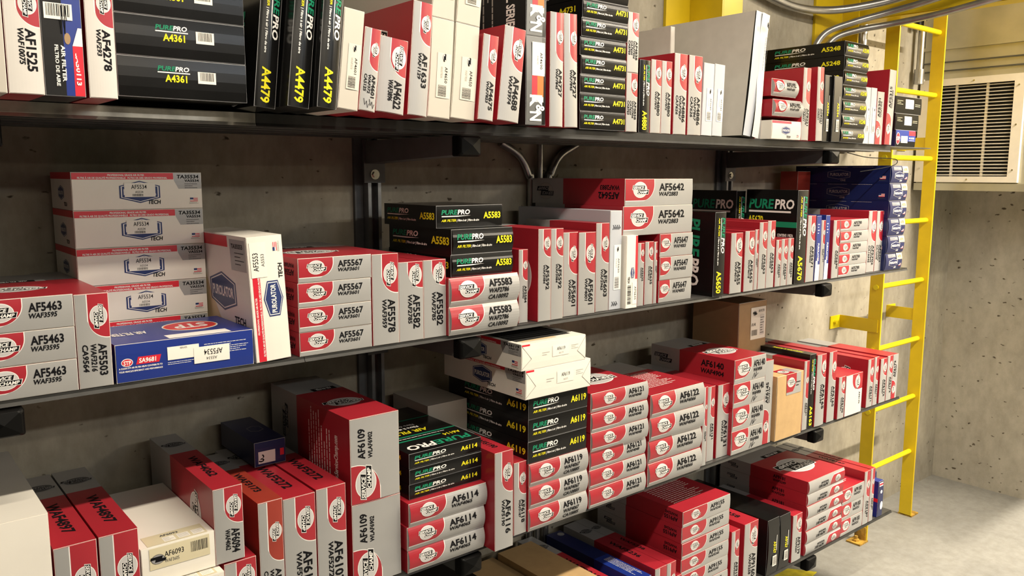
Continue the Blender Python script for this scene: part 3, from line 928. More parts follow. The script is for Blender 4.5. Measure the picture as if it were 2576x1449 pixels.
        if o.get('t'):
            stick.append(lambda r: sticker(r, G, .06 * ga, .44 * ga, .28 * gb, .95 * gb, [('AF4690', .3, .6, .2, .5, 'black_ink'), ('A4690', .4, .36, .12, .26, 'pale_ink')], code=None))
        edge = 'black_matt'
    elif kind == 'KB':
        sl = sleeve(w, d, h, 'brown_kraft', 'brown_kraft', 1)
        rect(fl, F, 0, a, 0, b, 'brown_kraft', 0, 2)
        def lab(r):
            s = sticker(r, F, .42 * a, .97 * a, .68 * b, .95 * b, [('AIR FILTER', .5, .84, .08, .4, 'black_ink'), ('AF6148', .04, .42, .10, .28, 'black_ink')], 'shipping_label', code=(.06, .45, .12, .30))
        stick.append(lab)
        champ_logo(fl, lambda u, v, off: F(u, v, off + .001), .56 * a, .90 * b, .02 * b, .0004, 'black_ink', 'dim_ink')
        rect(fl, lambda u, v, off: F(u, v, off + .001), .76 * a, .92 * a, .71 * b, .88 * b, 'silver_ink', .0003, 1)
        fine_lines(fl, lambda u, v, off: F(u, v, off + .001), .77 * a, .91 * a, .72 * b, .87 * b, 7, 'faint_ink', .0006)
        edge = 'brown_kraft'
    elif kind == 'KR':
        sl = sleeve(w, d, h, 'kraft', 'kraft', 1)
        rect(fl, F, 0, a, 0, b, 'kraft', 0, 2)
        edge = 'kraft'
        if not o.get('nolab'):
            def lab(r):
                m2 = MB()
                rect(m2, F, .34 * a, .90 * a, .68 * b, 1.0 * b, 'sc_grey', .0005, 2)
                strips(m2, F, lambda v: .34 * a, lambda v: .72 * a - .18 * a * max(0, (.85 * b - v) / (.17 * b)), .72 * b, 1.0 * b, 6, 'sc_red', .0007)
                champ_logo(m2, F, .51 * a, .87 * b, .075 * b, .0009)
                fine_lines(m2, F, .70 * a, .88 * a, .78 * b, .88 * b, 2, 'black_ink', .0009)
                G = top_map(w, d, h)[0]
                rect(m2, G, .34 * a, .90 * a, 0, .06, 'sc_grey', .0005, 1)
                rect(m2, G, .34 * a, .68 * a, 0, .06, 'sc_red', .0007, 1)
                champ_logo(m2, G, .5 * a, .03, .018, .0009)
                m2.build('corner_label', r)['label'] = 'red and grey corner label'
            stick.append(lab)
    elif kind == 'BF':
        sl = sleeve(w, d, h, 'grey_board', 'grey_board', 1)
        edge = 'cool_lit_board'
        # the end is open: a wide sheet bowed out of it and a narrow inner fold
        N = 14
        for (u0, u1, amp, ph, m) in ((-.06, .50, .004, 0, 'cool_lit_board'), (.40, 1.04, .007, .8, 'sc_white')):
            for i in range(N):
                z0, z1 = h * i / N, h * (i + 1) / N
                def P(u, z):
                    t = z / h
                    return (w * (u + .05 * math.sin(2.2 * t + ph)), -.004 - amp * (1.2 + math.sin(1.6 * math.pi * t + ph)) * (1.1 - abs(u - .5)), z)
                fl.face([P(u0, z0), P(u1, z0), P(u1, z1), P(u0, z1)], m)
        fl.face([(0, 0, 0), (w, 0, 0), (w, 0, h), (0, 0, h)], 'void_shade')  # black sheet standing in for the shade inside the open end
        G = lambda u, v, off: (w * .98 - v, -.022 - off, h * .93 - u)
        champ_logo(fl, lambda u, v, off: G(u, v + .012, off), .012, .010, .006, .0004, 'black_ink', 'dim_ink')
        fine_lines(fl, lambda u, v, off: G(u, v + .010, off), .05, .16, 0, .02, 3, 'faint_ink', .0004)
        o_ = sl.build('carton_sleeve', root)
        f_ = fl.build('open_flap', root, True)
        return root
    if kind != 'BF':
        skirt(fl, F, a, b, edge)
    sl.build('carton_sleeve', root)
    fl.build('end_flap', root)
    for s in stick:
        s(root)
    return root

def copy_box(root):
    r = root.copy()
    COL.objects.link(r)
    for ch in list(root.children):
        c = ch.copy()
        COL.objects.link(c)
        c.parent = r
        for g in ch.children:
            e = g.copy()
            COL.objects.link(e)
            e.parent = c
    return r

# kind, how many in the stack, front foot (x, y, z), size (w, d, h), lean, turn in degrees, label, options
BOXES=[
('PL',1,(0.182,1.455,1.9190),(0.0353,0.400,0.1632),0.000,0,'plain white upright carton at the near end of the top shelf',{}),
('SC',1,(0.219,1.455,1.9190),(0.0482,0.400,0.1682),0.000,0,'wide white-and-red upright filter box between the plain white carton and the navy box',{'rot': 1, 't': ['AF1525', 'WAF10075'], 'R': 0.4, 'ts': 0.42, 'gt': 'sc_white'}),
('ST',1,(0.268,1.455,1.9190),(0.0568,0.400,0.1753),0.000,0,'navy, black and red upright filter box with a brown smudge on its front',{'t': ['SA50113']}),
('SC',1,(0.330,1.455,1.9190),(0.0418,0.400,0.1852),0.000,0,'narrow white-and-red upright filter box between the navy box and the large black boxes',{'rot': 1, 't': ['AF4278', 'WAF293'], 'R': 0.4, 'ts': 0.42, 'gt': 'sc_white'}),
('PB',3,(0.384,1.500,1.9286),(0.2207,0.420,0.2052),0.044,0,'{o} of three wide black boxes stacked beside the leaning black uprights',{'t': ['A4361'], 'g': 'wide black filter boxes on the top shelf'}),
('PP',1,(0.611,1.485,1.9233),(0.0408,0.450,0.2443),0.106,0,'black upright box touching the wide black stack, first of three leaning black boxes',{'rot': 1, 't': ['A4479'], 'g': 'leaning black filter boxes on the top shelf', 'side': 1, 'bulge': 0.004}),
('PP',1,(0.656,1.440,1.9236),(0.0418,0.450,0.2434),0.110,0,'middle one of the three leaning black uprights with yellow numbers',{'rot': 1, 't': ['A4479'], 'g': 'leaning black filter boxes on the top shelf', 'side': 1, 'bulge': 0.004}),
('PP',1,(0.702,1.415,1.9230),(0.0391,0.450,0.2453),0.101,0,'black upright box touching the plain white box, third of the leaning black boxes',{'rot': 1, 't': ['A4479'], 'g': 'leaning black filter boxes on the top shelf', 'side': 1, 'bulge': 0.004}),
('WH',1,(0.746,1.420,1.9236),(0.0424,0.400,0.1861),0.108,0,'leaning white upright box with faint print beside the black uprights',{'t': ['AF4601', 'WAF372']}),
('SC',1,(0.796,1.430,1.9232),(0.0354,0.350,0.1583),0.120,0,'short leaning red-and-white box with handwriting at its foot, next to the white box',{'rot': 1, 't': ['AF4601', 'WAF372', 'CA5125'], 'R': 0.5, 'bulge': 0.003, 'hand': 1}),
('SC',1,(0.851,1.460,1.9254),(0.0645,0.300,0.1487),0.100,0,'shortest leaning white-and-red box, in front of the big red side with half a logo',{'rot': 1, 't': ['AF4622', 'WAF3896'], 'R': 0.5, 'bulge': 0.004}),
('SC',1,(0.932,1.470,1.9229),(0.0466,0.480,0.2313),0.084,0,'tall red-and-white upright box with a big red side showing a black S',{'rot': 1, 't': ['AF1633', 'WAF1129'], 'R': 0.37, 'side': 2, 'bulge': 0.003}),
('WH',1,(0.994,1.490,1.9231),(0.0577,0.500,0.2075),0.071,0,'lower plain white box with label, against the tall red-and-white box',{'t': ['AF4650', 'WAF7836'], 'z': None, 'g': 'plain white labelled boxes on the top shelf'}),
('WH',1,(1.008,1.490,2.1311),(0.0577,0.500,0.2075),0.071,0,'upper plain white box directly above the one against the tall red-and-white box',{'t': ['AF4650', 'WAF7836'], 'z': None, 'g': 'plain white labelled boxes on the top shelf'}),
('WH',1,(1.062,1.500,1.9243),(0.0640,0.500,0.2045),0.083,0,'lower plain white box with label, against the short red-sided box',{'t': ['AF4650', 'WAF7836'], 'g': 'plain white labelled boxes on the top shelf'}),
('WH',1,(1.079,1.500,2.1291),(0.0640,0.500,0.2045),0.083,0,'upper plain white box beside the black box with the silver logo front',{'t': ['AF4650', 'WAF7836'], 'g': 'plain white labelled boxes on the top shelf'}),
('SC',1,(1.129,1.490,1.9231),(0.0424,0.300,0.1885),0.096,0,'narrow leaning white-and-red box just past the two plain white boxes',{'rot': 1, 't': ['AF4675', 'WAF7823'], 'R': 0.48, 'bulge': 0.003}),
('SC',1,(1.197,1.505,1.9257),(0.0625,0.400,0.2152),0.108,0,'broad leaning white-and-red box next to the silver and orange box',{'rot': 1, 't': ['AF4688', 'WAF3974'], 'R': 0.45, 'bulge': 0.003}),
('KN',1,(1.295,1.520,1.9190),(0.0632,0.450,0.2072),0.000,0,'lower silver-and-black box with orange stripe and white sticker',{'t': ['AF4690'], 'g': 'black boxes with big white letters'}),
('KN',1,(1.295,1.520,2.1272),(0.0632,0.450,0.2072),0.000,0,'upper black box with silver front, lying on the box with the white sticker',{'t': ['AF4690'], 'g': 'black boxes with big white letters'}),
('SC',1,(1.395,1.545,1.9190),(0.0441,0.400,0.2772),0.000,0,'slim silver-and-red upright box touching the silver and orange box',{'rot': 1, 't': ['AF4727', 'WAF7845'], 'R': 0.42, 'bulge': 0.004, 'g': 'slim silver-and-red upright pair'}),
('SC',1,(1.446,1.545,1.9190),(0.0453,0.400,0.2791),-0.023,0,'slim silver-and-red upright box touching the stack of black boxes',{'rot': 1, 't': ['AF4727', 'WAF7845'], 'R': 0.42, 'bulge': 0.004, 'g': 'slim silver-and-red upright pair'}),
('PP',8,(1.524,1.570,1.9190),(0.1716,0.400,0.3770),0.000,0,'{o} of eight black boxes stacked mid top shelf',{'t': ['A4731'], 'side': 1, 'jit': 1, 'bulge': 0.003, 'g': 'stack of eight black filter boxes'}),
('SC',1,(1.710,1.580,1.9190),(0.0456,0.320,0.1595),0.000,0,'lower of two white-and-red boxes wedged beside the eight black boxes',{'rot': 1, 't': ['AF4838', 'WAF7906', 'CA7620', 'CA8760'], 'R': 0.4, 'g': 'white-and-red pair beside the black stack'}),
('SC',1,(1.710,1.580,2.0795),(0.0456,0.320,0.1603),0.000,0,'upper of two white-and-red boxes wedged beside the eight black boxes',{'rot': 1, 't': ['AF4838', 'WAF7906', 'CA7620', 'CA8760'], 'R': 0.4, 'g': 'white-and-red pair beside the black stack'}),
('PP',1,(1.769,1.585,1.9190),(0.0446,0.300,0.2000),0.000,0,'slim black upright box with yellow number beside the white-and-red pair',{'rot': 1, 't': ['A4880'], 'bulge': 0.003}),
('SC',1,(1.817,1.585,1.9190),(0.0442,0.300,0.2048),0.000,0,'short silver-and-red upright box touching the slim black upright box',{'rot': 1, 't': ['AF4880', 'WAF7872'], 'R': 0.35, 'g': 'short silver-and-red uprights mid top shelf'}),
('SC',1,(1.863,1.585,1.9190),(0.0442,0.300,0.2048),0.000,0,'short silver-and-red upright box second from the slim black upright box',{'rot': 1, 't': ['AF4880', 'WAF7872'], 'R': 0.35, 'g': 'short silver-and-red uprights mid top shelf'}),
('SC',1,(1.918,1.585,1.9190),(0.0578,0.400,0.2316),0.000,0,'taller silver-and-red upright box with a dark red side, near the big grey panel',{'rot': 1, 't': ['AF4886', 'WAF7867', 'CA7626'], 'R': 0.45, 'g': 'taller silver-and-red uprights mid top shelf'}),
('SC',1,(1.984,1.585,1.9190),(0.0626,0.400,0.2319),0.000,0,'taller silver-and-red upright box touching the two bluish white boxes',{'rot': 1, 't': ['AF4886', 'WAF7867', 'CA7626'], 'R': 0.45, 'g': 'taller silver-and-red uprights mid top shelf'}),
('WH',1,(2.050,1.585,1.9202),(0.0507,0.300,0.2152),0.023,0,'plain bluish white upright box beside the taller silver-and-red boxes',{'t': ['AF5043', 'WAF5043'], 'rot': 1, 'g': 'bluish white upright pair'}),
('WH',1,(2.103,1.585,1.9203),(0.0496,0.300,0.2163),0.026,0,'plain bluish white upright box beside the big grey panel',{'t': ['AF5043', 'WAF5043'], 'rot': 1, 'g': 'bluish white upright pair'}),
('PL',1,(2.153,1.800,1.9190),(0.0206,0.212,0.3604),0.000,0,'large grey-white carton standing behind the slim black upright box',{}),
('BF',1,(2.259,1.585,1.9270),(0.0667,0.427,0.3928),0.120,0,'very large flat grey-white carton with a bent open front flap',{}),
('SC',1,(2.352,1.600,1.9190),(0.0320,0.300,0.2097),0.000,0,'white-and-red upright box half hidden by the bent flap',{'rot': 1, 't': ['AF5049', 'WAF7893', 'CA5595'], 'R': 0.45}),
('SC',1,(2.391,1.565,1.9940),(0.1685,0.160,0.0536),0.000,0,'lower of two rounded silver boxes with red logo ends lying on the top shelf',{'t': ['AF5192', 'WAF1658'], 'R': 0.42, 'bulge': 0.012, 'g': 'rounded silver boxes lying on the white box'}),
('SC',1,(2.388,1.570,2.0580),(0.1441,0.160,0.0550),0.000,0,'upper of two rounded silver boxes with red logo ends on the top shelf',{'t': ['AF5192', 'WAF1658'], 'R': 0.42, 'bulge': 0.012, 'g': 'rounded silver boxes lying on the white box'}),
('PT',1,(2.384,1.560,1.9190),(0.1724,0.160,0.0604),0.000,0,'white box with navy hexagon under the two rounded silver boxes',{'plain': 1}),
('SC',1,(2.559,1.560,1.9190),(0.0457,0.330,0.2411),0.000,0,'silver-and-red upright box with a large dark red side beside the rounded boxes',{'rot': 1, 't': ['AF8221', 'WAF1279', 'CA8221'], 'R': 0.5, 'side': 3}),
('SC',1,(2.653,1.560,1.9190),(0.0414,0.330,0.2504),-0.030,0,'crumpled white-and-red upright box next to the two thin black boxes',{'rot': 1, 't': ['AF8221', 'WAF1279', 'CA8221'], 'R': 0.5}),
('BK',1,(2.695,1.560,1.9190),(0.0430,0.330,0.2273),0.000,0,'thin black upright box beside the crumpled white-and-red box',{'t': ['A5244'], 'g': 'thin black upright pair'}),
('BK',1,(2.739,1.550,1.9190),(0.0535,0.330,0.2261),0.000,0,'thin black upright box touching the stack of seven black boxes',{'t': ['A5244'], 'g': 'thin black upright pair'}),
('PP',7,(2.822,1.565,1.9190),(0.1658,0.400,0.3568),0.000,0,"{o} of seven black boxes stacked toward the top shelf's far end",{'t': ['A5248'], 'side': 1, 'jit': 1, 'bulge': 0.006, 'g': 'stack of seven black filter boxes'}),
('WH',1,(3.009,1.575,1.9190),(0.0391,0.300,0.2086),0.000,0,'thin cream upright box touching the stack of seven black boxes',{'t': ['AF5300', 'WAF5300'], 'rot': 1, 'g': 'thin cream upright pair'}),
('WH',1,(3.052,1.575,1.9190),(0.0429,0.300,0.2095),0.000,0,'thin cream upright box touching the small red-footed box',{'t': ['AF5300', 'WAF5300'], 'rot': 1, 'g': 'thin cream upright pair'}),
('SC',1,(3.100,1.575,1.9190),(0.0533,0.300,0.1984),0.000,0,'small white upright box with a red foot, before its taller neighbour',{'rot': 3, 't': ['AF5301', 'WAF1476'], 'R': 0.45}),
('SC',1,(3.168,1.570,1.9204),(0.0533,0.340,0.2848),0.027,0,'tall white upright box with a red foot and dark red side near the shelf end',{'rot': 3, 't': ['AF5315', 'WLAF1520'], 'R': 0.42, 'side': 3}),
('ST2',1,(3.441,1.660,1.9190),(0.1760,0.300,0.0715),0.000,0,'blue and red box at the bottom of the stack ending the top shelf',{}),
('BL',1,(3.431,1.660,1.9905),(0.2041,0.300,0.0674),0.000,0,'middle black box with a white sticker at the far end of the top shelf',{}),
('BL',1,(3.421,1.660,2.0579),(0.2324,0.300,0.0704),0.000,0,'topmost black box with a white sticker at the far end of the top shelf',{}),
('SC',3,(0.164,1.585,1.4185),(0.1462,0.360,0.1732),0.000,0,"{o} of three red-and-silver boxes at the second shelf's near end",{'t': ['AF5463', 'WAF3595'], 'R': 0.46, 'top': 1, 'g': 'three red-and-silver boxes at the near end'}),
('SC',1,(0.312,1.585,1.4185),(0.0557,0.400,0.1700),0.000,0,'wide silver upright box with a red corner beside the three red-and-silver boxes',{'rot': 1, 't': ['AF5503', 'WAF3216', 'CA9564'], 'R': 0.47, 'sf': 'sc_grey', 'm3': 1}),
('PT',5,(0.368,1.820,1.4185),(0.2560,0.192,0.3843),0.000,0,'{o} of five red-banded white boxes stacked behind the blue box',{'t': ['TA35534'], 'side': 1, 'g': 'stack of five white boxes'}),
('STB',1,(0.373,1.585,1.4185),(0.2581,0.200,0.0717),0.000,0,'blue box with a red oval emblem lying flat in front of the white stack',{'t': ['SA9681']}),
('PT',1,(0.637,1.585,1.4185),(0.0745,0.300,0.2564),-0.049,0,'tall white upright box with navy hexagons and a red stripe beside the blue box',{'rot': 3, 't': ['AF5553'], 'tall': 1}),
('SC',4,(0.731,1.585,1.4185),(0.1724,0.360,0.2084),0.000,0,'{o} of four red-and-silver boxes beside the tall white upright box',{'t': ['AF5567', 'WAF3601'], 'R': 0.46, 'side': 4, 'top': 1, 'jit': 0.5, 'g': 'stack of four red-and-silver boxes on the second shelf'}),
('SC',1,(0.907,1.585,1.4185),(0.0672,0.380,0.2057),0.000,0,'tallest silver upright box with red corner beside the four red-and-silver boxes',{'rot': 1, 't': ['AF5578', 'WAF3959'], 'R': 0.43}),
('SC',1,(0.975,1.585,1.4185),(0.0658,0.340,0.1835),0.000,0,'silver upright box between its tallest neighbour and its twin',{'rot': 1, 't': ['AF5582', 'WAF2785'], 'R': 0.33, 'g': 'twin silver uprights with small red corners'}),
('SC',1,(1.042,1.585,1.4185),(0.0630,0.340,0.1840),0.000,0,'silver upright box touching the glossy red-and-silver pair under the black boxes',{'rot': 1, 't': ['AF5582', 'WAF2785'], 'R': 0.33, 'g': 'twin silver uprights with small red corners'}),
('SC',2,(1.106,1.575,1.4185),(0.2111,0.300,0.1383),0.000,0,'{o} of the two glossy red-and-silver boxes beneath the three black boxes',{'t': ['AF5583', 'WAF2786', 'CA10092'], 'R': 0.47, 'bulge': 0.01, 'g': 'glossy red-and-silver pair'}),
('PP',1,(1.120,1.585,1.5568),(0.1875,0.280,0.0535),0.000,0,'lowest of three black boxes lying on the glossy red-and-silver pair',{'t': ['A5583'], 'side': 1, 'bulge': 0.006, 'g': 'three black boxes on the glossy pair'}),
('PP',1,(1.122,1.585,1.6103),(0.1864,0.280,0.0604),0.000,0,'middle of three black boxes lying on the glossy red-and-silver pair',{'t': ['A5583'], 'side': 1, 'bulge': 0.006, 'g': 'three black boxes on the glossy pair'}),
('PP',1,(1.117,1.640,1.6707),(0.2029,0.240,0.0541),0.000,0,'topmost of three black boxes, shifted toward the concrete wall',{'t': ['A5583'], 'side': 1, 'g': 'three black boxes on the glossy pair'}),
('SC',1,(1.344,1.600,1.4185),(0.0298,0.300,0.1910),0.000,0,'silver-and-red upright box squeezed behind the glossy pair and the black boxes',{'rot': 1, 't': ['AF5584', 'WAF3992'], 'R': 0.42}),
('SC',1,(1.397,1.585,1.4185),(0.0432,0.260,0.2423),0.000,0,'slim silver-and-red upright box with a big red side showing part of a logo',{'rot': 1, 't': ['AF5592', 'WAF3984'], 'R': 0.3, 'side': 2, 'g': 'slim uprights with small red corners'}),
('SC',1,(1.441,1.585,1.4185),(0.0436,0.300,0.2418),0.000,0,'slim silver-and-red upright box second after the big red side',{'rot': 1, 't': ['AF5592', 'WAF3984'], 'R': 0.3, 'g': 'slim uprights with small red corners'}),
('SC',1,(1.499,1.600,1.4185),(0.0535,0.300,0.2282),0.000,0,'silver upright box with a deep red top half, third after the big red side',{'rot': 1, 't': ['AF5601', 'WAF4001'], 'R': 0.5, 'g': 'uprights with deep red top halves'}),
('SC',1,(1.552,1.595,1.4185),(0.0639,0.300,0.2263),0.000,0,'silver upright box with a deep red top half, before the taller one',{'rot': 1, 't': ['AF5601', 'WAF4001'], 'R': 0.5, 'g': 'uprights with deep red top halves'}),
('SC',1,(1.623,1.600,1.4185),(0.0520,0.300,0.2488),0.000,0,'tall silver upright box with red top, touching the handwritten white box',{'rot': 1, 't': ['AF5603', 'WAF2962'], 'R': 0.45}),
('WH',1,(1.678,1.600,1.4185),(0.0474,0.400,0.2816),0.000,0,'tall white upright box with black handwriting under the two large silver boxes',{'t': ['AF5620', 'A5620'], 'rot': 1, 'hand': 2}),
('PT',1,(1.731,1.585,1.4185),(0.0474,0.200,0.2100),0.000,0,'narrow white upright box with navy emblem and red band beside the handwritten box',{'rot': 1, 't': ['AF5635'], 'slim': 1}),
('SC',1,(1.791,1.595,1.4185),(0.0273,0.280,0.1855),0.000,0,'short thin silver-and-red upright touching the narrow white box with navy emblem',{'rot': 1, 't': ['AF5635', 'WAF4012'], 'R': 0.3, 'g': 'short thin silver-and-red uprights'}),
('SC',1,(1.828,1.600,1.4185),(0.0363,0.280,0.1872),0.000,0,'short thin silver-and-red upright in the middle of three beside the narrow white box',{'rot': 1, 't': ['AF5635', 'WAF4012'], 'R': 0.3, 'g': 'short thin silver-and-red uprights'}),
('SC',1,(1.867,1.600,1.4185),(0.0153,0.260,0.1853),0.000,0,'short thin silver-and-red upright touching the stack of three small silver boxes',{'rot': 1, 't': ['AF5635', 'WAF4012'], 'R': 0.3, 'g': 'short thin silver-and-red uprights'}),
('SC',3,(1.892,1.600,1.4185),(0.1534,0.300,0.2076),0.000,0,'{o} of three small silver boxes under the two large silver ones',{'t': ['AF5647', 'WAF4003'], 'R': 0.32, 'jit': 1, 'g': 'three small silver boxes'}),
('SC',1,(1.736,1.606,1.6261),(0.3112,0.380,0.0842),0.000,0,'lower of two large silver boxes with red corners, high on the second shelf',{'t': ['AF5642', 'WAF2883'], 'R': 0.41, 'side': 4, 'g': 'two large silver boxes'}),
('SC',1,(1.741,1.606,1.7104),(0.3032,0.400,0.0785),0.000,0,'upper of two large silver boxes with red corners, just under the top shelf',{'t': ['AF5642', 'WAF2883'], 'R': 0.41, 'side': 4, 'g': 'two large silver boxes'}),
('PP',1,(2.124,1.575,1.4185),(0.0553,0.160,0.2663),0.000,0,'black upright box with a large green-and-white side, by the three small silver boxes',{'rot': 1, 't': ['A5650'], 'side': 5}),
('SC',1,(2.218,1.580,1.4185),(0.0627,0.300,0.1968),0.000,0,'white-and-red upright box with a creased front, next to the black upright',{'rot': 1, 't': ['AF5655', 'WAF4018'], 'R': 0.4, 'g': 'short uprights beside the black box'}),
('SC',1,(2.294,1.580,1.4185),(0.0534,0.300,0.2001),0.000,0,'white-and-red upright box second from the black upright on the second shelf',{'rot': 1, 't': ['AF5655', 'WAF4018'], 'R': 0.4, 'g': 'short uprights beside the black box'}),
('SC',1,(2.357,1.585,1.4185),(0.0205,0.300,0.2026),0.000,0,'thinnest white-and-red upright, wedged third from the black upright',{'rot': 1, 't': ['AF5654', 'WAF4018'], 'R': 0.4}),
('SC',1,(2.381,1.585,1.4185),(0.0450,0.380,0.2257),0.000,0,'taller silver-and-red upright before its twin, below the large black side',{'rot': 1, 't': ['AF5653', 'WAF4008'], 'R': 0.4, 'g': 'taller twins below the black side'}),
('SC',1,(2.428,1.585,1.4185),(0.0461,0.380,0.2293),0.000,0,'taller silver-and-red upright touching the three small thin boxes',{'rot': 1, 't': ['AF5653', 'WAF4008'], 'R': 0.4, 'g': 'taller twins below the black side'}),
('SC',1,(2.483,1.585,1.4185),(0.0315,0.200,0.1622),0.000,0,'first of three small thin red-cornered boxes in front of the large black side',{'rot': 1, 't': ['AF5660', 'WAF4023'], 'R': 0.45, 'g': 'small thin boxes before the black side'}),
('SC',1,(2.516,1.585,1.4185),(0.0375,0.200,0.1635),0.000,0,'middle one of three small thin red-cornered boxes in front of the large black side',{'rot': 1, 't': ['AF5660', 'WAF4023'], 'R': 0.45, 'g': 'small thin boxes before the black side'}),
('SC',1,(2.556,1.585,1.4185),(0.0350,0.200,0.1642),0.000,0,'third small thin red-cornered box, touching the tall dark upright',{'rot': 1, 't': ['AF5660', 'WAF4023'], 'R': 0.45, 'g': 'small thin boxes before the black side'}),
('PP',1,(2.604,1.585,1.4185),(0.0659,0.210,0.3302),0.000,0,'large black upright box with a wide black side and a yellow number down its spine',{'rot': 1, 't': ['A5670'], 'side': 6}),
('PP',1,(2.549,1.800,1.4185),(0.0544,0.210,0.3254),0.000,0,'large black box standing against the wall behind the other large black one',{'rot': 1, 't': ['A5670'], 'side': 6}),
('SC',1,(2.676,1.585,1.4185),(0.0526,0.330,0.2395),0.000,0,'silver-and-red upright box touching the tall dark upright on its far side',{'rot': 1, 't': ['AF5671', 'WAF4022'], 'R': 0.38}),
('PS',1,(2.736,1.585,1.4185),(0.0298,0.300,0.2366),0.000,0,'thin blue-and-white upright touching the silver-and-red box',{'g': 'thin blue-and-white uprights'}),
('SC',1,(2.768,1.585,1.4185),(0.0275,0.300,0.2200),0.000,0,'thin grey upright with a red top between two thin blue-and-white uprights',{'rot': 1, 't': ['CA10159', 'AF5675'], 'R': 0.4}),
('PS',1,(2.798,1.585,1.4185),(0.0277,0.300,0.2373),0.000,0,'thin blue-and-white upright nearer the stack of five small boxes',{'g': 'thin blue-and-white uprights'}),
('SC',1,(2.853,1.585,1.4185),(0.0453,0.300,0.2171),0.000,0,'silver upright with orange-red top touching the stack of five small boxes',{'rot': 1, 't': ['AF5690', 'WAF2984'], 'R': 0.45}),
('SC',5,(2.901,1.585,1.4185),(0.2077,0.280,0.2173),0.000,0,'{o} of five small red-and-silver boxes stacked near the ladder',{'t': ['AF5700', 'WAF7007'], 'R': 0.38, 'jit': 0.5, 'g': 'five small boxes near the ladder'}),
('SC',1,(3.141,1.600,1.4185),(0.0623,0.326,0.2438),0.000,0,'tall silver-and-red upright touching the five small boxes near the ladder',{'rot': 1, 't': ['AF5702', 'WAF7902', 'CA10346'], 'R': 0.5, 'g': 'tall uprights at the second shelf end'}),
('SC',1,(3.207,1.600,1.4185),(0.0537,0.326,0.2420),0.000,0,'tall silver-and-red upright touching the navy stack at the second shelf end',{'rot': 1, 't': ['AF5702', 'WAF7902', 'CA10346'], 'R': 0.5, 'g': 'tall uprights at the second shelf end'}),
('PO',6,(3.261,1.585,1.4185),(0.1382,0.420,0.4228),0.000,0,"{o} of six navy boxes at the second shelf's far end",{'t': ['A5703'], 'side': 1, 'jit': 1, 'bulge': 0.006, 'g': 'stack of six navy boxes'}),
('PR',1,(3.160,1.930,1.4185),(0.0969,0.082,0.3986),0.000,0,'dark red box standing by the wall behind the top of the navy stack',{}),
('PL',1,(0.078,1.585,0.8605),(0.1690,0.420,0.3451),0.000,0,'large plain white carton in the near corner of the third shelf',{'w': 1}),
('SC',1,(0.251,1.585,0.8605),(0.0701,0.420,0.2753),0.000,0,'red-topped grey box touching the large plain white carton',{'rot': 1, 't': ['AF4897', 'WAF4897'], 'R': 0.5, 'top': 2, 'sf2': 1, 'g': 'big red-topped grey pair'}),
('SC',1,(0.325,1.585,0.8605),(0.0679,0.420,0.2760),0.000,0,'red-topped grey box touching the white box with the yellowed label',{'rot': 1, 't': ['AF4897', 'WAF4897'], 'R': 0.5, 'top': 2, 'sf2': 1, 'g': 'big red-topped grey pair'}),
('WB',1,(0.395,1.585,1.0150),(0.1400,0.330,0.0760),0.000,0,'white box with a yellowed label, upper of two white boxes',{'t': ['AF6093', 'WAF3605']}),
('WB',1,(0.394,1.560,0.8605),(0.1485,0.330,0.1515),0.000,0,'white box underneath the one with the yellowed label, cut by the frame',{'t': ['AF6093', 'WAF3605']}),
('SC',1,(0.536,1.585,1.0160),(0.0594,0.420,0.1581),0.000,0,'red-and-grey box with a glossy red side standing between white and dark red boxes',{'rot': 1, 't': ['AF6094', 'WAF4062'], 'R': 0.5, 'side': 2, 'top': 2}),
('SC',1,(0.552,1.585,0.8605),(0.0667,0.400,0.1515),0.000,0,'red-topped box underneath the red-and-grey box with a glossy red side',{'rot': 1, 't': ['AF6094', 'WAF4062'], 'R': 0.5, 'top': 2}),
('SC',1,(0.627,1.585,0.8605),(0.0530,0.360,0.2615),0.000,0,'upright grey box with a dull orange-red top, next to the glossy red-sided box',{'rot': 1, 't': ['AF6101', 'WAF3173', 'CA9999'], 'R': 0.52, 'top': 2, 'red': 'sc_red_dull'}),
('SC',1,(0.682,1.585,0.8605),(0.0727,0.400,0.2557),0.000,0,'upright grey box with a bright red top touching the dull orange-red topped box',{'rot': 1, 't': ['AF6103', 'WAF5272'], 'R': 0.42, 'top': 2, 'g': 'upright pair with bright red tops'}),
('SC',1,(0.758,1.585,0.8605),(0.0705,0.400,0.2586),0.000,0,'upright grey box with a bright red top touching the two big boxes with vertical numbers',{'rot': 1, 't': ['AF6103', 'WAF5272'], 'R': 0.42, 'top': 2, 'g': 'upright pair with bright red tops'}),
('SC',2,(0.843,1.585,0.8605),(0.1266,0.420,0.4000),0.000,0,'{o} of two big red-and-grey boxes with numbers printed sideways',{'rot': 3, 't': ['AF6109', 'WLAF6902'], 'R': 0.45, 'side': 7, 'top': 1, 'tc': [(0.72, 0.14), (0.57, 0.085)], 'v0': 0.42, 'g': 'big boxes with sideways numbers'}),
('NV',1,(0.709,1.800,1.1195),(0.0762,0.212,0.0585),0.000,0,'small dark navy box lying at the back behind the bright red-topped pair',{}),
('SC',3,(0.979,1.571,0.8605),(0.2266,0.360,0.1740),0.000,0,'{o} of three white-and-red boxes under the green-printed black ones',{'t': ['AF6114', 'WAF4065'], 'R': 0.45, 'bulge': 0.007, 'jit': 1.5, 'g': 'white-and-red boxes under the black ones'}),
('PP',3,(0.995,1.585,1.0345),(0.2133,0.340,0.1129),0.000,0,'{o} of three green-printed black boxes lying beside the big boxes',{'t': ['A6114'], 'side': 1, 'top': 3, 'jit': 0.5, 'g': 'three black boxes beside the big boxes'}),
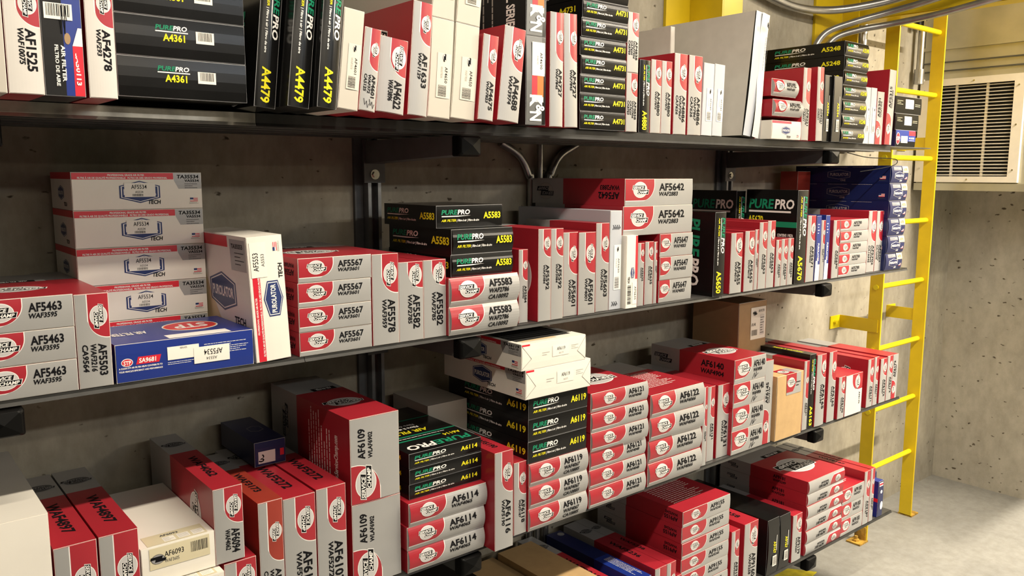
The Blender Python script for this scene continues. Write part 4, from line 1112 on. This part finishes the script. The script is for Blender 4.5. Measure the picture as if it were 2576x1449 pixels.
('SC',1,(1.210,1.530,0.8605),(0.0586,0.250,0.2560),0.000,0,'tall upright silver-and-red box protruding from the third shelf',{'rot': 1, 't': ['AF6116', 'WAF5190'], 'R': 0.42, 'top': 2}),
('SC',1,(1.305,1.570,0.8605),(0.0421,0.230,0.1977),0.000,0,'shorter upright silver-and-red box beside the tall protruding one',{'rot': 1, 't': ['AF6118', 'WAF5187'], 'R': 0.45}),
('SC',3,(1.350,1.565,0.8605),(0.2140,0.330,0.1868),0.000,0,"{o} of three silver-and-dark-red boxes at the mixed stack's base",{'t': ['AF6119', 'WAF4067', 'CA10885'], 'R': 0.5, 'bulge': 0.008, 'jit': 1, 'g': 'three silver-and-dark-red boxes'}),
('PP',3,(1.348,1.565,1.0473),(0.2126,0.360,0.1800),0.000,0,'{o} of three black boxes in the middle of the mixed stack',{'t': ['A6119'], 'side': 1, 'jit': 0.7, 'g': 'three black boxes of the mixed stack'}),
('PW',1,(1.325,1.550,1.2273),(0.2331,0.360,0.0775),0.000,0,'lower of two white boxes with folded corners on top of the mixed stack',{'t': ['AF6119'], 'side': 1, 'g': 'two white boxes with folded corners'}),
('PW',1,(1.311,1.550,1.3048),(0.2271,0.360,0.0689),0.000,0,'topmost white box with an open dark top, just under the bracket cap',{'t': ['AF6119'], 'side': 1, 'open': 1, 'g': 'two white boxes with folded corners'}),
('SC',6,(1.581,1.570,0.8605),(0.2359,0.360,0.3356),0.000,0,'{o} of six silver-and-red boxes beside the mixed black-and-white stack',{'t': ['AF6121', 'WAF4048'], 'R': 0.58, 'bulge': 0.006, 'jit': 1.5, 'top': 1, 'g': 'stack of six silver-and-red boxes'}),
('SC',4,(1.835,1.575,0.8605),(0.2541,0.360,0.2873),0.000,0,'{o} of four large silver boxes with bowed ends, mid third shelf',{'t': ['AF6122', 'WAF4066'], 'R': 0.43, 'bulge': 0.009, 'jit': 1.5, 'top': 4, 'g': 'stack of four large silver boxes'}),
('SC',1,(2.109,1.585,0.8605),(0.0230,0.300,0.2636),0.000,0,'thin upright box with a bright red top wedged beside the four large silver boxes',{'rot': 1, 't': ['AF6124', 'WAF4068'], 'R': 0.5}),
('SC',1,(2.153,1.600,0.8605),(0.0384,0.340,0.2537),0.000,0,'slim silver-and-red upright touching the thin wedged one',{'rot': 1, 't': ['AF6131', 'WAF3138'], 'R': 0.42, 'g': 'slim uprights beside the crossed-out boxes'}),
('SC',1,(2.207,1.600,0.8605),(0.0628,0.360,0.2506),0.000,0,'slim silver-and-red upright touching the four pen-marked boxes',{'rot': 1, 't': ['AF6131', 'WAF3138'], 'R': 0.42, 'g': 'slim uprights beside the crossed-out boxes'}),
('SC',4,(2.269,1.585,0.8605),(0.1808,0.360,0.3295),0.000,0,'{o} of four pen-marked boxes in front of the tall brown carton',{'t': ['AF6140', 'WAF4904'], 'R': 0.52, 'side': 8, 'top': 1, 'jit': 0.4, 'pen': 1, 'bulge': 0.003, 'g': 'four pen-marked boxes'}),
('KB',1,(2.593,1.800,0.8605),(0.1793,0.212,0.4618),0.000,0,'tall brown cardboard carton with a white shipping label standing at the back',{}),
('SC',1,(2.451,1.585,0.8605),(0.0502,0.360,0.2998),0.000,0,'upright box with a red foot and sideways number beside the pen-marked boxes',{'rot': 3, 't': ['AF6145', 'WAF3139'], 'R': 0.42}),
('KR',1,(2.514,1.575,0.8605),(0.1686,0.200,0.2355),0.000,0,'tan upright carton with a red-and-grey corner label',{}),
('SC',1,(2.704,1.585,0.8605),(0.0338,0.211,0.2629),0.000,0,'red-edged upright almost hidden behind the tan carton',{'rot': 1, 't': ['AF6151', 'WAF6151'], 'R': 0.55}),
('PP',1,(2.741,1.585,0.8605),(0.0417,0.211,0.2831),0.000,0,'black upright box with a yellow number beside the tan carton',{'rot': 1, 't': ['A6163'], 'top': 5}),
('SC',1,(2.783,1.580,0.8605),(0.0637,0.420,0.2752),0.000,0,'rounded silver-and-red upright touching the black upright near the ladder',{'rot': 1, 't': ['AF6165', 'WAF5199'], 'R': 0.33, 'bulge': 0.004, 'g': 'silver-and-red uprights near the ladder'}),
('SC',1,(2.869,1.580,0.8605),(0.0537,0.420,0.2749),0.000,0,'silver-and-red upright with a red side between the rounded one and a small box',{'rot': 1, 't': ['AF6165', 'WAF5199'], 'R': 0.42, 'g': 'silver-and-red uprights near the ladder'}),
('SC',1,(2.940,1.575,0.8605),(0.0482,0.220,0.1668),0.000,0,'short crushed silver-and-red upright with a bright red top',{'rot': 1, 't': ['AF6170', 'WAF5201'], 'R': 0.42}),
('SC',1,(2.994,1.575,0.8605),(0.1291,0.220,0.1634),0.000,0,'short pale grey box with a red top corner in front of the big red side',{'rot': 1, 't': ['AF6170'], 'R': 0.4, 'pale': 1, 'tc': [(0.8, 0.07)]}),
('SC',1,(3.183,1.585,0.8605),(0.0481,0.380,0.2002),0.000,0,'silver-and-red upright with a big dark red side and partial logo by the ladder',{'rot': 1, 't': ['AF6171', 'WAF5201'], 'R': 0.5, 'side': 2}),
('SC',1,(3.235,1.585,0.8605),(0.0369,0.400,0.2027),0.000,0,'thin silver-and-red upright just after the one with the partial logo side',{'rot': 1, 't': ['AF6171', 'WAF5201'], 'R': 0.5}),
('SC',1,(3.289,1.585,0.8605),(0.0533,0.420,0.1878),0.000,0,'silver upright third from the end of the third shelf',{'rot': 1, 't': ['AF6172', 'WAF5207'], 'R': 0.4, 'g': 'last uprights on the third shelf'}),
('SC',1,(3.347,1.585,0.8605),(0.0451,0.420,0.1925),0.000,0,'silver upright second from the end of the third shelf',{'rot': 1, 't': ['AF6172', 'WAF5207'], 'R': 0.4, 'g': 'last uprights on the third shelf'}),
('SC',1,(3.395,1.585,0.8605),(0.0468,0.420,0.1917),0.000,0,'last upright on the third shelf, red at its foot with a sideways number',{'rot': 3, 't': ['AF6172', 'WAF5207'], 'R': 0.42}),
('PL',3,(1.212,1.830,0.8605),(0.1330,0.180,0.3095),0.000,0,'{o} of three flat pale boxes at the back by the mixed stack',{'g': 'flat pale boxes at the back'}),
('PP',1,(0.979,1.600,0.3475),(0.2477,0.412,0.2525),0.000,0,'flat black box in deep shade, nearest on the lowest shelf',{'top': 3, 't': ['A9119']}),
('PP',1,(1.243,1.600,0.3475),(0.1622,0.412,0.2525),0.000,0,'black box with a big slanting print on its top, beside the brown cartons',{'top': 6, 't': ['A9120']}),
('KR',1,(1.416,1.600,0.3475),(0.1261,0.360,0.2325),0.000,0,'brown carton with a folded lid between the black box and its taller neighbour',{'nolab': 1}),
('KR',1,(1.547,1.600,0.3475),(0.1397,0.340,0.2525),0.000,0,'taller brown carton touching the dark red box on the lowest shelf',{'nolab': 1}),
('SC',1,(1.688,1.590,0.3475),(0.0643,0.420,0.2245),0.000,0,'red-topped box between the brown carton and the blue box',{'rot': 1, 'top': 2, 't': ['AF9118', 'WAF9818'], 'R': 0.5}),
('ST3',1,(1.815,1.585,0.3475),(0.0627,0.420,0.2125),0.000,0,'blue box with white lines on its top, deep on the lowest shelf',{'t': ['SA12070'], 'lines': 1}),
('SC',1,(1.896,1.585,0.3475),(0.0555,0.420,0.2245),0.000,0,'red-topped upright touching the blue box on the lowest shelf',{'rot': 1, 'top': 2, 't': ['AF9148', 'WAF5236'], 'R': 0.5, 'g': 'red-topped uprights on the lowest shelf'}),
('SC',1,(1.953,1.585,0.3475),(0.0446,0.420,0.2245),0.000,0,'red-topped upright between its twin and a lower red box',{'rot': 1, 'top': 2, 't': ['AF9150', 'WAF5238'], 'R': 0.5, 'g': 'red-topped uprights on the lowest shelf'}),
('SC',1,(1.999,1.580,0.3475),(0.0237,0.360,0.1725),0.000,0,'low red box touching the stack with many sideways-lit red sides',{'rot': 1, 't': ['AF9153', 'WAF9153'], 'R': 0.5}),
('SC',7,(2.022,1.585,0.3475),(0.2522,0.380,0.3796),0.000,0,'{o} of seven silver-and-dark-red boxes stacked on the lowest shelf',{'t': ['AF9155', 'WAF5245'], 'R': 0.5, 'side': 4, 'top': 4, 'jit': 0.7, 'g': 'stack of seven silver-and-dark-red boxes'}),
('SC',1,(2.296,1.585,0.3475),(0.0462,0.300,0.2326),0.000,0,'small upright with a red side touching the stack of seven',{'rot': 1, 't': ['AF9159', 'WAF5251'], 'R': 0.42}),
('SC',1,(2.371,1.585,0.3475),(0.0817,0.380,0.2382),0.000,0,'larger upright with a bright red top beside the two black boxes',{'rot': 1, 't': ['AF9160', 'WAF5258'], 'R': 0.42, 'top': 2}),
('BK',1,(2.514,1.585,0.3475),(0.0717,0.427,0.2126),0.000,0,'black upright box with a barcode touching the bright red-topped upright',{'t': ['A9167'], 'bulge': 0.006, 'g': 'black upright pair with barcodes'}),
('BK',1,(2.591,1.585,0.3475),(0.0691,0.427,0.2095),0.000,0,'black upright box with a barcode touching the slim red-and-silver upright',{'t': ['A9167'], 'bulge': 0.006, 'g': 'black upright pair with barcodes'}),
('SC',1,(2.681,1.585,0.3475),(0.0633,0.360,0.1860),0.000,0,'slim red-and-silver upright touching the upside-down stack of six',{'rot': 1, 't': ['AF9179', 'WAF5260'], 'R': 0.42}),
('SC',6,(2.770,1.585,0.3475),(0.2607,0.400,0.2987),0.000,0,'{o} of six upside-down silver-and-red boxes near the ladder foot',{'rot': 2, 't': ['AF9181', 'WAF5249'], 'R': 0.4, 'side': 8, 'top': 1, 'jit': 1, 'bulge': 0.005, 'g': 'six upside-down boxes'}),
('SC',3,(3.037,1.585,0.3475),(0.1726,0.300,0.1966),0.000,0,'{o} of three bright red-ended silver boxes beside the upside-down stack',{'t': ['AF9183', 'WAF5253'], 'R': 0.45, 'jit': 0.5, 'top': 4, 'g': 'three bright red-ended boxes'}),
('SC',1,(3.214,1.585,0.3475),(0.0486,0.420,0.2323),0.000,0,'red-topped upright behind the three bright red-ended boxes',{'rot': 1, 't': ['AF9187', 'WAF9187'], 'R': 0.5, 'top': 2, 'g': 'red-topped uprights at the far end of the lowest shelf'}),
('SC',1,(3.266,1.585,0.3475),(0.0355,0.420,0.2336),0.000,0,'red-topped upright touching the blue boxes at the far end of the lowest shelf',{'rot': 1, 't': ['AF9187', 'WAF9187'], 'R': 0.5, 'top': 2, 'g': 'red-topped uprights at the far end of the lowest shelf'}),
('ST3',1,(3.342,1.585,0.3475),(0.0421,0.200,0.1580),0.000,0,'blue upright box with white and red print at the far end of the lowest shelf',{}),
('NV',1,(3.388,1.640,0.3475),(0.0420,0.050,0.1698),0.000,0,'small navy box behind the blue upright at the far end of the lowest shelf',{}),
]

for kind, n, p, s, lean, turn, label, o in BOXES:
    o = dict(o)
    o['lb'] = label
    w, d, h = s
    if n > 1:
        hh = h / n
        proto = make_box(kind, w, d, hh - .0008, o)
        jit = o.get('jit', .25)
        for k in range(n):                               # k counts up from the shelf
            r = proto if k == 0 else copy_box(proto)
            j = 0 if k == 0 else jit
            r.location = (p[0] + random.uniform(-.002, .002) * j, p[1] + random.uniform(-.004, .002) * j, p[2] + hh * k)
            r.rotation_euler = (0, 0, math.radians(turn + random.uniform(-.5, .5) * j))
            od = 'lowest' if k == 0 else ORD[n - 1 - k]
            if n == 3 and k == 1: od = 'middle'
            if n == 2 and k == 1: od = 'upper'
            if n == 2 and k == 0: od = 'lower'
            tag(r, label.replace('{o}', od), 'box', o.get('g'))
    else:
        r = make_box(kind, w, d, h, o)
        r.location = p
        r.rotation_euler = (0, lean, math.radians(turn))
        tag(r, label, 'box', o.get('g'))

# ------------------------------------------------------------------ room
WY, FX = 2.06, 5.02
def slab(name, x0, x1, y0, y1, z0, z1, m):
    mb = MB()
    mb.box(x0, x1, y0, y1, z0, z1, m)
    return structure(mb.build(name))
slab('floor', -3, FX + .2, -7.5, WY + .2, -.1, 0, 'floor_concrete')
slab('wall_back', -3, FX + .2, WY, WY + .2, 0, 3.6, 'wall_concrete')
slab('wall_right', FX, FX + .2, -7.5, WY, 0, 3.6, 'far_concrete')
slab('wall_left', -3.2, -3, -7.5, WY + .2, 0, 3.6, 'ceiling_concrete')
slab('wall_front', -3, FX, -7.7, -7.5, 0, 3.6, 'ceiling_concrete')
slab('ceiling', -3, FX + .2, -7.5, WY + .2, 3.4, 3.6, 'ceiling_concrete')
mb = MB()                                                # yellow floor marking in front of the shelves
pts = [(3.00, 1.99), (3.25, 1.955), (3.333, 1.838), (3.08, 1.80)]
mb.prism(pts, 'z', .0002, .003, 'line_paint')
tag(mb.build('floor_marking'), 'worn yellow paint stripe on the concrete floor under the lowest shelf', 'floor marking')

# ------------------------------------------------------------------ shelves
def shelf(label, z, x0, x1, y0, thick, seam, ribs, first=False):
    root = empty('storage_shelf', (0, 0, 0))
    xs = [x0] + seam + [x1]
    for a, b in zip(xs, xs[1:]):
        mb = MB()
        mb.box(a + .0007, b - .0007, y0 + .004, 2.014, z - .006, z - .0008, 'deck_grey')
        mb.build('deck_panel', root)
        mb = MB()
        lm = 'lip_bare' if first and a < 0 else 'lip_steel'
        mb.prism([(y0 - .0035, z - thick), (y0 + .004, z - thick), (y0 + .004, z - .0012), (y0, z - .0012), (y0, z - thick + .006)], 'x', a + .0007, b - .0007, lm)
        mb.build('front_lip', root)
    for a, b in ((x0, .135), (.215, 1.118), (1.195, 1.742), (1.868, 2.758), (2.835, x1 - .02)):
        mb = MB()                                        # strip added to stop lamp light leaking through the gap to the wall
        mb.box(a, b, 2.0148, 2.0585, z - .005, z - .0015, 'deck_grey')
        mb.build('light_stop', root)
    for y in ribs:
        mb = MB()
        mb.prism([(y, z - thick + .001), (y + .022, z - thick + .001), (y + .022, z - .006), (y, z - .006)], 'x', x0, x1 - .02, 'deck_grey')
        mb.build('underside_rib', root)
    return tag(root, label, 'shelf', 'wall shelves')
shelf('top steel shelf with worn bare-metal front edge and a seam', 1.919, -.7, 3.25, 1.585, .026, [.655], [1.64, 1.72, 1.82, 1.94], True)
shelf('second steel shelf from the top, thin-edged, on black-capped arms', 1.4185, -.7, 3.46, 1.583, .011, [.74, 2.18], [])
shelf('third steel shelf, carrying the tall brown carton at its back', .8605, -.7, 3.47, 1.583, .011, [1.5], [])
shelf('lowest steel shelf, just above the concrete floor', .3475, -.7, 3.47, 1.583, .010, [1.9], [])
mb = MB()
mb.box(3.25, 3.64, 1.60, 2.0, 1.9135, 1.9178, 'deck_grey')
mb.box(3.25, 3.64, 1.985, 2.0, 1.90, 1.9135, 'deck_grey')
tag(mb.build('shelf_extension_plate'), 'thin steel plate extending the top shelf under the far black boxes', 'shelf plate')

# wall struts and shelf arms
def strut(x, label):
    root = empty('strut_post', (x, WY, 0))
    mb = MB()
    w, dp, t = .0205, .040, .0028
    prof = [(-w, 0), (-w, -dp), (-w + .010, -dp), (-w + .010, -dp + .007), (-w + .010 - t, -dp + .007), (-w + .010 - t, -dp + t), (-w + t, -dp + t), (-w + t, -t),
            (w - t, -t), (w - t, -dp + t), (w - .010 + t, -dp + t), (w - .010 + t, -dp + .007), (w - .010, -dp + .007), (w - .010, -dp), (w, -dp), (w, 0)]
    for i in range(len(prof)):
        p, q = prof[i], prof[(i + 1) % len(prof)]
        mb.face([(p[0], p[1] - .0006, .02), (q[0], q[1] - .0006, .02), (q[0], q[1] - .0006, 2.45), (p[0], p[1] - .0006, 2.45)], 'strut_steel')
    mb.build('channel', root)
    mb = MB()
    mb.box(-w - .026, -w - .0006, -.012, -.0006, .02, 2.45, 'arm_grey')
    mb.build('backing_strip', root)
    return tag(root, label, 'strut', 'wall struts')
POSTS = [(.19, 'wall strut behind the near white boxes', (0, 1, 2)), (1.17, 'wall strut left of the three black boxes and the conduits', (0, 1, 2, 3)),
         (2.81, 'wall strut behind the large black box sides', (0, 1, 2, 3))]
ZS = [1.919 - .028, 1.4185 - .0135, .8605 - .0135, .3475 - .0125]
LV = ['top', 'second', 'third', 'lowest']
def arm(x, z, label):
    root = empty('support_bracket', (x, 0, z))
    mb = MB()
    prof = [(1.604, -.046), (2.017, -.062), (2.017, -.0005), (1.604, -.0005)]
    mb.prism(prof, 'x', -.028, .028, 'arm_grey')
    mb.build('arm_tube', root)
    mb = MB()                                            # moulded end cap with a shallow pyramid
    y0, y1, s = 1.573, 1.6035, .0325
    zc = -.0245
    B = [(-s, y1, zc - s + .008), (s, y1, zc - s + .008), (s, y1, zc + s - .009), (-s, y1, zc + s - .009)]
    A = [(p[0], y0, p[2]) for p in B]
    I = [(p[0] * .82, y0 - .004, zc + (p[2] - zc) * .82) for p in B]
    for i in range(4):
        j = (i + 1) % 4
        mb.face([A[i], A[j], B[j], B[i]][::-1], 'cap_black')
        mb.face([A[i], A[j], I[j], I[i]], 'cap_black')
        mb.face([I[i], I[j], (0, y0 - .011, zc)], 'cap_black')
    mb.face(B[::-1], 'cap_black')
    mb.build('end_cap', root, bevel=.004)['label'] = 'black plastic end cap'
    mb = MB()
    mb.box(-.033, .033, 2.0175, 2.0195, -.115, .0, 'arm_grey')
    mb.build('mounting_plate', root)
    mb = MB()
    prof = [(.009 * math.cos(k * math.pi / 3), .009 * math.sin(k * math.pi / 3) - .092) for k in range(6)]
    mb.prism(prof, 'y', 2.010, 2.0175, 'bolt_zinc')
    mb.tube([(0, 2.0172, -.092), (0, 2.015, -.092)], .014, 'bolt_zinc', 16)
    mb.build('bolt', root)['label'] = 'shiny zinc bolt'
    tag(root, label, 'bracket', 'shelf support brackets')
PN = ['by the near end', 'in the middle', 'toward the far end']
for i, (x, lab, lv) in enumerate(POSTS):
    strut(x, lab)
    for k in lv:
        arm(x, ZS[k], 'grey black-capped support bracket under the %s shelf, %s' % (LV[k], PN[i]))

# ------------------------------------------------------------------ conduits on the wall
def smooth_path(P, n=8):
    P = [Vector(p) for p in P]
    P = [2 * P[0] - P[1]] + P + [2 * P[-1] - P[-2]]
    out = []
    for i in range(1, len(P) - 2):
        a, b, c, d = P[i - 1:i + 3]
        for k in range(n):
            t = k / n
            out.append(.5 * ((2 * b) + (c - a) * t + (2 * a - 5 * b + 4 * c - d) * t * t + (3 * b - a - 3 * c + d) * t ** 3))
    out.append(P[-2])
    return out
def conduit(P, r, label, group=None, bits=()):
    root = empty('conduit')
    mb = MB()
    mb.tube(smooth_path(P), r, 'conduit_zinc')
    mb.build('pipe', root, True)
    for p, q, rr in bits:
        mb = MB()
        mb.tube([p, q], rr, 'conduit_zinc', 10)
        mb.build('coupling', root, True)
    return tag(root, label, 'conduit', group)
CY = 2.044
conduit([(1.768, CY, .05), (1.768, CY, 1.0), (1.768, CY, 1.72), (1.755, CY, 1.80), (1.715, CY, 1.86), (1.64, CY, 1.90)], .0125, 'metal conduit bending toward the near end under the top shelf', 'conduits on the wall')
conduit([(1.805, CY, .05), (1.805, CY, 1.0), (1.805, CY, 1.75), (1.805, CY, 2.4)], .0105, 'straight metal conduit between two bent ones on the wall', 'conduits on the wall')
conduit([(1.842, CY, .05), (1.842, CY, 1.0), (1.842, CY, 1.72), (1.855, CY, 1.80), (1.893, CY, 1.86), (1.97, CY, 1.90)], .0125, 'metal conduit bending toward the ladder under the top shelf', 'conduits on the wall')
conduit([(2.80, 2.02, 2.58), (2.95, 2.02, 2.54), (3.2, 2.01, 2.505), (3.42, 1.97, 2.512), (3.55, 1.86, 2.535), (3.62, 1.72, 2.565), (3.64, 1.5, 2.61), (3.65, 1.2, 2.67)], .017, 'thick metal conduit sweeping along the wall under the yellow beam')
TWIN = 'curved conduits by the yellow beam'
conduit([(3.385, 2.027, 1.95), (3.385, 2.027, 2.25), (3.39, 2.022, 2.345), (3.425, 1.99, 2.42), (3.50, 1.91, 2.462), (3.575, 1.80, 2.495), (3.615, 1.62, 2.53), (3.63, 1.35, 2.59)], .014,
        'curved conduit farther from the ladder, dropping behind the stack of seven black boxes', TWIN, [((3.386, 2.027, 2.262), (3.386, 2.027, 2.305), .019)])
conduit([(3.46, 2.027, 1.95), (3.46, 2.027, 2.25), (3.465, 2.022, 2.335), (3.50, 1.99, 2.405), (3.56, 1.91, 2.437), (3.625, 1.80, 2.455), (3.66, 1.62, 2.475), (3.675, 1.35, 2.515)], .014,
        'curved conduit nearer the ladder, dropping behind the stack of seven black boxes', TWIN, [((3.461, 2.027, 2.262), (3.461, 2.027, 2.305), .019)])
conduit([(2.735, 2.035, 1.95), (2.735, 2.035, 2.4), (2.735, 2.035, 2.9)], .016, 'vertical conduit beside the yellow bracket behind the large grey carton')
conduit([(4.13, 2.02, 2.05), (4.02, 2.03, 2.07), (3.90, 2.03, 2.16), (3.84, 2.035, 2.30), (3.84, 2.035, 2.6)], .018, 'grey conduit elbow on the wall behind the ladder')

# ------------------------------------------------------------------ yellow steel: ladder, beam, brackets
root = empty('wall_ladder', (0, 0, 0))
XL, XR, Y0, Y1 = 3.815, 4.287, 1.850, 1.914
for x, z1 in ((XL, 2.72), (XR, 2.72)):
    mb = MB()
    mb.box(x - .005, x + .005, Y0, Y1, .004, z1, 'ladder_yellow')
    mb.build('rail', root, bevel=.0012)
for z in (2.50, 2.197, 1.885, 1.577, 1.272, .965, .658, .358):
    mb = MB()
    mb.tube([(XL - .012, 1.882, z), (XR + .012, 1.882, z)], .0125, 'rung_yellow', 14)
    mb.build('rung', root, True)
for x, s in ((XL, -1), (XR, 1)):
    f = MB()
    f.box(*((x - .075, x + .005) if s < 0 else (x - .005, x + .075)), Y0 - .004, Y1 + .004, .0003, .008, 'rusty_plate')
    f.box(*((x - .011, x - .0052) if s < 0 else (x + .0052, x + .011)), Y0 + .004, Y1 - .004, .008, .075, 'rusty_plate' if s < 0 else 'ladder_yellow')
    fo = f.build('foot_bracket', root)
    m2 = MB()
    m2.tube([(x + s * .045, 1.882, .008), (x + s * .045, 1.882, .034)], .008, 'rusty_plate', 8)
    m2.tube([(x + s * .045, 1.882, .008), (x + s * .045, 1.882, .018)], .015, 'rusty_plate', 6)
    m2.build('anchor_bolt', fo)
    xa, xb = (x - .0105, x - .0055) if s < 0 else (x + .0055, x + .0105)
    for zb in (1.055, 1.93):
        b = MB()
        b.box(xa, xb, Y0 + .012, WY - .0005, zb, zb + .062, 'ladder_yellow')
        b.box(*((xa - .085, xa) if s < 0 else (xb, xb + .085)), WY - .0065, WY - .0005, zb, zb + .062, 'rung_yellow')
        bo = b.build('wall_bracket', root)
        m2 = MB()
        m2.tube([(x + s * .06, WY - .0065, zb + .031), (x + s * .06, WY - .02, zb + .031)], .010, 'rung_yellow', 6)
        m2.build('anchor_bolt', bo)
tag(root, 'yellow fixed steel ladder standing off the concrete wall by the corner', 'ladder')

root = empty('platform_beam', (0, 0, 0))
for nm, x0, x1, z0, z1 in (('web', 3.70, 3.708, 2.505, 2.78), ('flange', 3.708, 3.80, 2.500, 2.508), ('flange', 3.708, 3.80, 2.772, 2.78)):
    mb = MB()
    mb.box(x0, x1, -.6, 2.055, z0, z1, 'ladder_yellow')
    mb.build(nm, root)
tag(root, 'yellow steel channel beam running out from the wall above the ladder', 'beam')
root = empty('steel_bracket', (0, 0, 0))
mb = MB(); mb.box(3.43, 3.66, 2.047, 2.0595, 2.02, 2.72, 'ladder_yellow'); mb.build('flange', root)
mb = MB(); mb.prism([(2.046, 2.02), (2.046, 2.72), (1.97, 2.72), (1.97, 2.30)], 'x', 3.66, 3.668, 'ladder_yellow'); mb.build('web', root)
tag(root, 'yellow steel bracket on the wall behind the curved conduits', 'bracket', 'yellow wall brackets')
root = empty('steel_bracket', (0, 0, 0))
mb = MB(); mb.box(2.42, 2.565, 2.047, 2.0595, 2.05, 2.95, 'ladder_yellow'); mb.build('flange', root)
mb = MB(); mb.box(2.557, 2.565, 1.90, 2.046, 2.05, 2.95, 'ladder_yellow'); mb.box(2.566, 2.68, 1.90, 1.908, 2.05, 2.95, 'ladder_yellow'); mb.build('web', root)
tag(root, 'yellow steel bracket on the wall behind the large grey carton', 'bracket', 'yellow wall brackets')

# hanging loop of thin wire under the shelf end
mb = MB()
mb.tube(smooth_path([(2.95, 1.60, 1.885), (3.1, 1.60, 1.87), (3.25, 1.585, 1.868), (3.30, 1.58, 1.862), (3.29, 1.58, 1.845), (3.20, 1.585, 1.83), (3.05, 1.60, 1.815)]), .0016, 'black_ink', 6)
tag(mb.build('thin_wire', smooth=True), 'thin black wire loop hanging below the far end of the top shelf', 'wire')

# ------------------------------------------------------------------ duct with grille, conduit fitting
root = empty('air_duct', (4.49, 0, 0))
def D(x0, x1, y0, y1, z0, z1, m, nm, **k):
    mb = MB(); mb.box(x0, x1, y0, y1, z0, z1, m)
    return mb.build(nm, root, **k)
D(.012, .525, .9, 2.045, 1.725, 3.3, 'duct_steel', 'duct_body')
for z in (2.335, 2.378):
    D(.004, .0115, .9, 2.045, z, z + .006, 'duct_dark', 'seam_rib')
D(.002, .0115, .9, 2.045, 2.445, 2.462, 'duct_steel', 'seam_rib')
D(-.004, .0115, .9, 2.05, 2.295, 2.32, 'duct_steel', 'seam_rib')
D(-.012, .0115, .9, 2.045, 1.725, 1.762, 'duct_steel', 'bottom_flange')
tag(root, 'galvanised sheet-metal air duct with horizontal seams on the far wall', 'duct')
root = empty('air_grille', (4.49, 0, 0))
y0, y1, z0, z1 = 1.548, 2.045, 1.768, 2.294
b = .046
mb = MB()
X0, X1 = -.012, .0115
mb.box(X0, X1, y0, y0 + b, z0, z1, 'grille_paint'); mb.box(X0, X1, y1 - b, y1, z0, z1, 'grille_paint')
mb.box(X0, X1, y0 + b, y1 - b, z0, z0 + .030, 'grille_paint'); mb.box(X0, X1, y0 + b, y1 - b, z1 - .034, z1, 'grille_paint')
mb.build('frame', root)
mb = MB(); mb.box(.0085, .0112, y0 + b, y1 - b, z0 + .03, z1 - .034, 'void_shade'); mb.build('shade_backing', root)  # black sheet standing in for the shade inside the duct
n = 27
zz0, zz1 = z0 + .030, z1 - .034
mb = MB()
for i in range(n):
    z = zz0 + (i + .5) * (zz1 - zz0) / n
    mb.prism([(-.009, z - .0022), (-.008, z - .0034), (.007, z + .0018), (.006, z + .0032)], 'y', y0 + b + .0005, y1 - b - .0005, 'grille_paint')
mb.build('louvre_panel', root)
for y in (1.718, 1.865, 2.005, ):
    mb = MB(); mb.box(-.0015, .0085, y - .006, y + .006, zz0 + .0005, zz1 - .0005, 'grille_paint'); mb.build('mullion', root)
for (y, z) in ((1.572, 1.83), (1.572, 2.05), (1.572, 2.24), (1.78, 1.783), (1.78, 2.277), (2.022, 1.84), (2.022, 2.24)):
    mb = MB(); mb.tube([(-.0121, y, z), (-.0155, y, z)], .004, 'bolt_zinc', 10); mb.build('screw', root)
tag(root, 'off-white slatted air grille set in the duct on the far wall', 'grille')
root = empty('conduit', (4.40, 0, 0))
mb = MB(); mb.tube(smooth_path([(0, 2.02, 2.66), (0, 2.02, 2.50), (0, 2.02, 2.37), (0, 2.02, 2.31), (.02, 2.01, 2.285)]), .0165, 'conduit_zinc'); mb.build('pipe', root, True)
mb = MB(); mb.tube([(0, 2.02, 2.345), (0, 2.02, 2.27)], .025, 'conduit_zinc'); mb.build('elbow_fitting', root, True)
mb = MB(); mb.box(-.03, .03, 2.0, 2.012, 2.555, 2.585, 'bolt_zinc'); mb.build('clamp', root)
mb = MB(); mb.tube([(-.055, 2.02, 2.545), (-.055, 2.02, 2.60)], .022, 'cap_black'); mb.build('knob', root, True)
tag(root, 'vertical conduit with a round elbow fitting between the ladder and the duct', 'conduit')
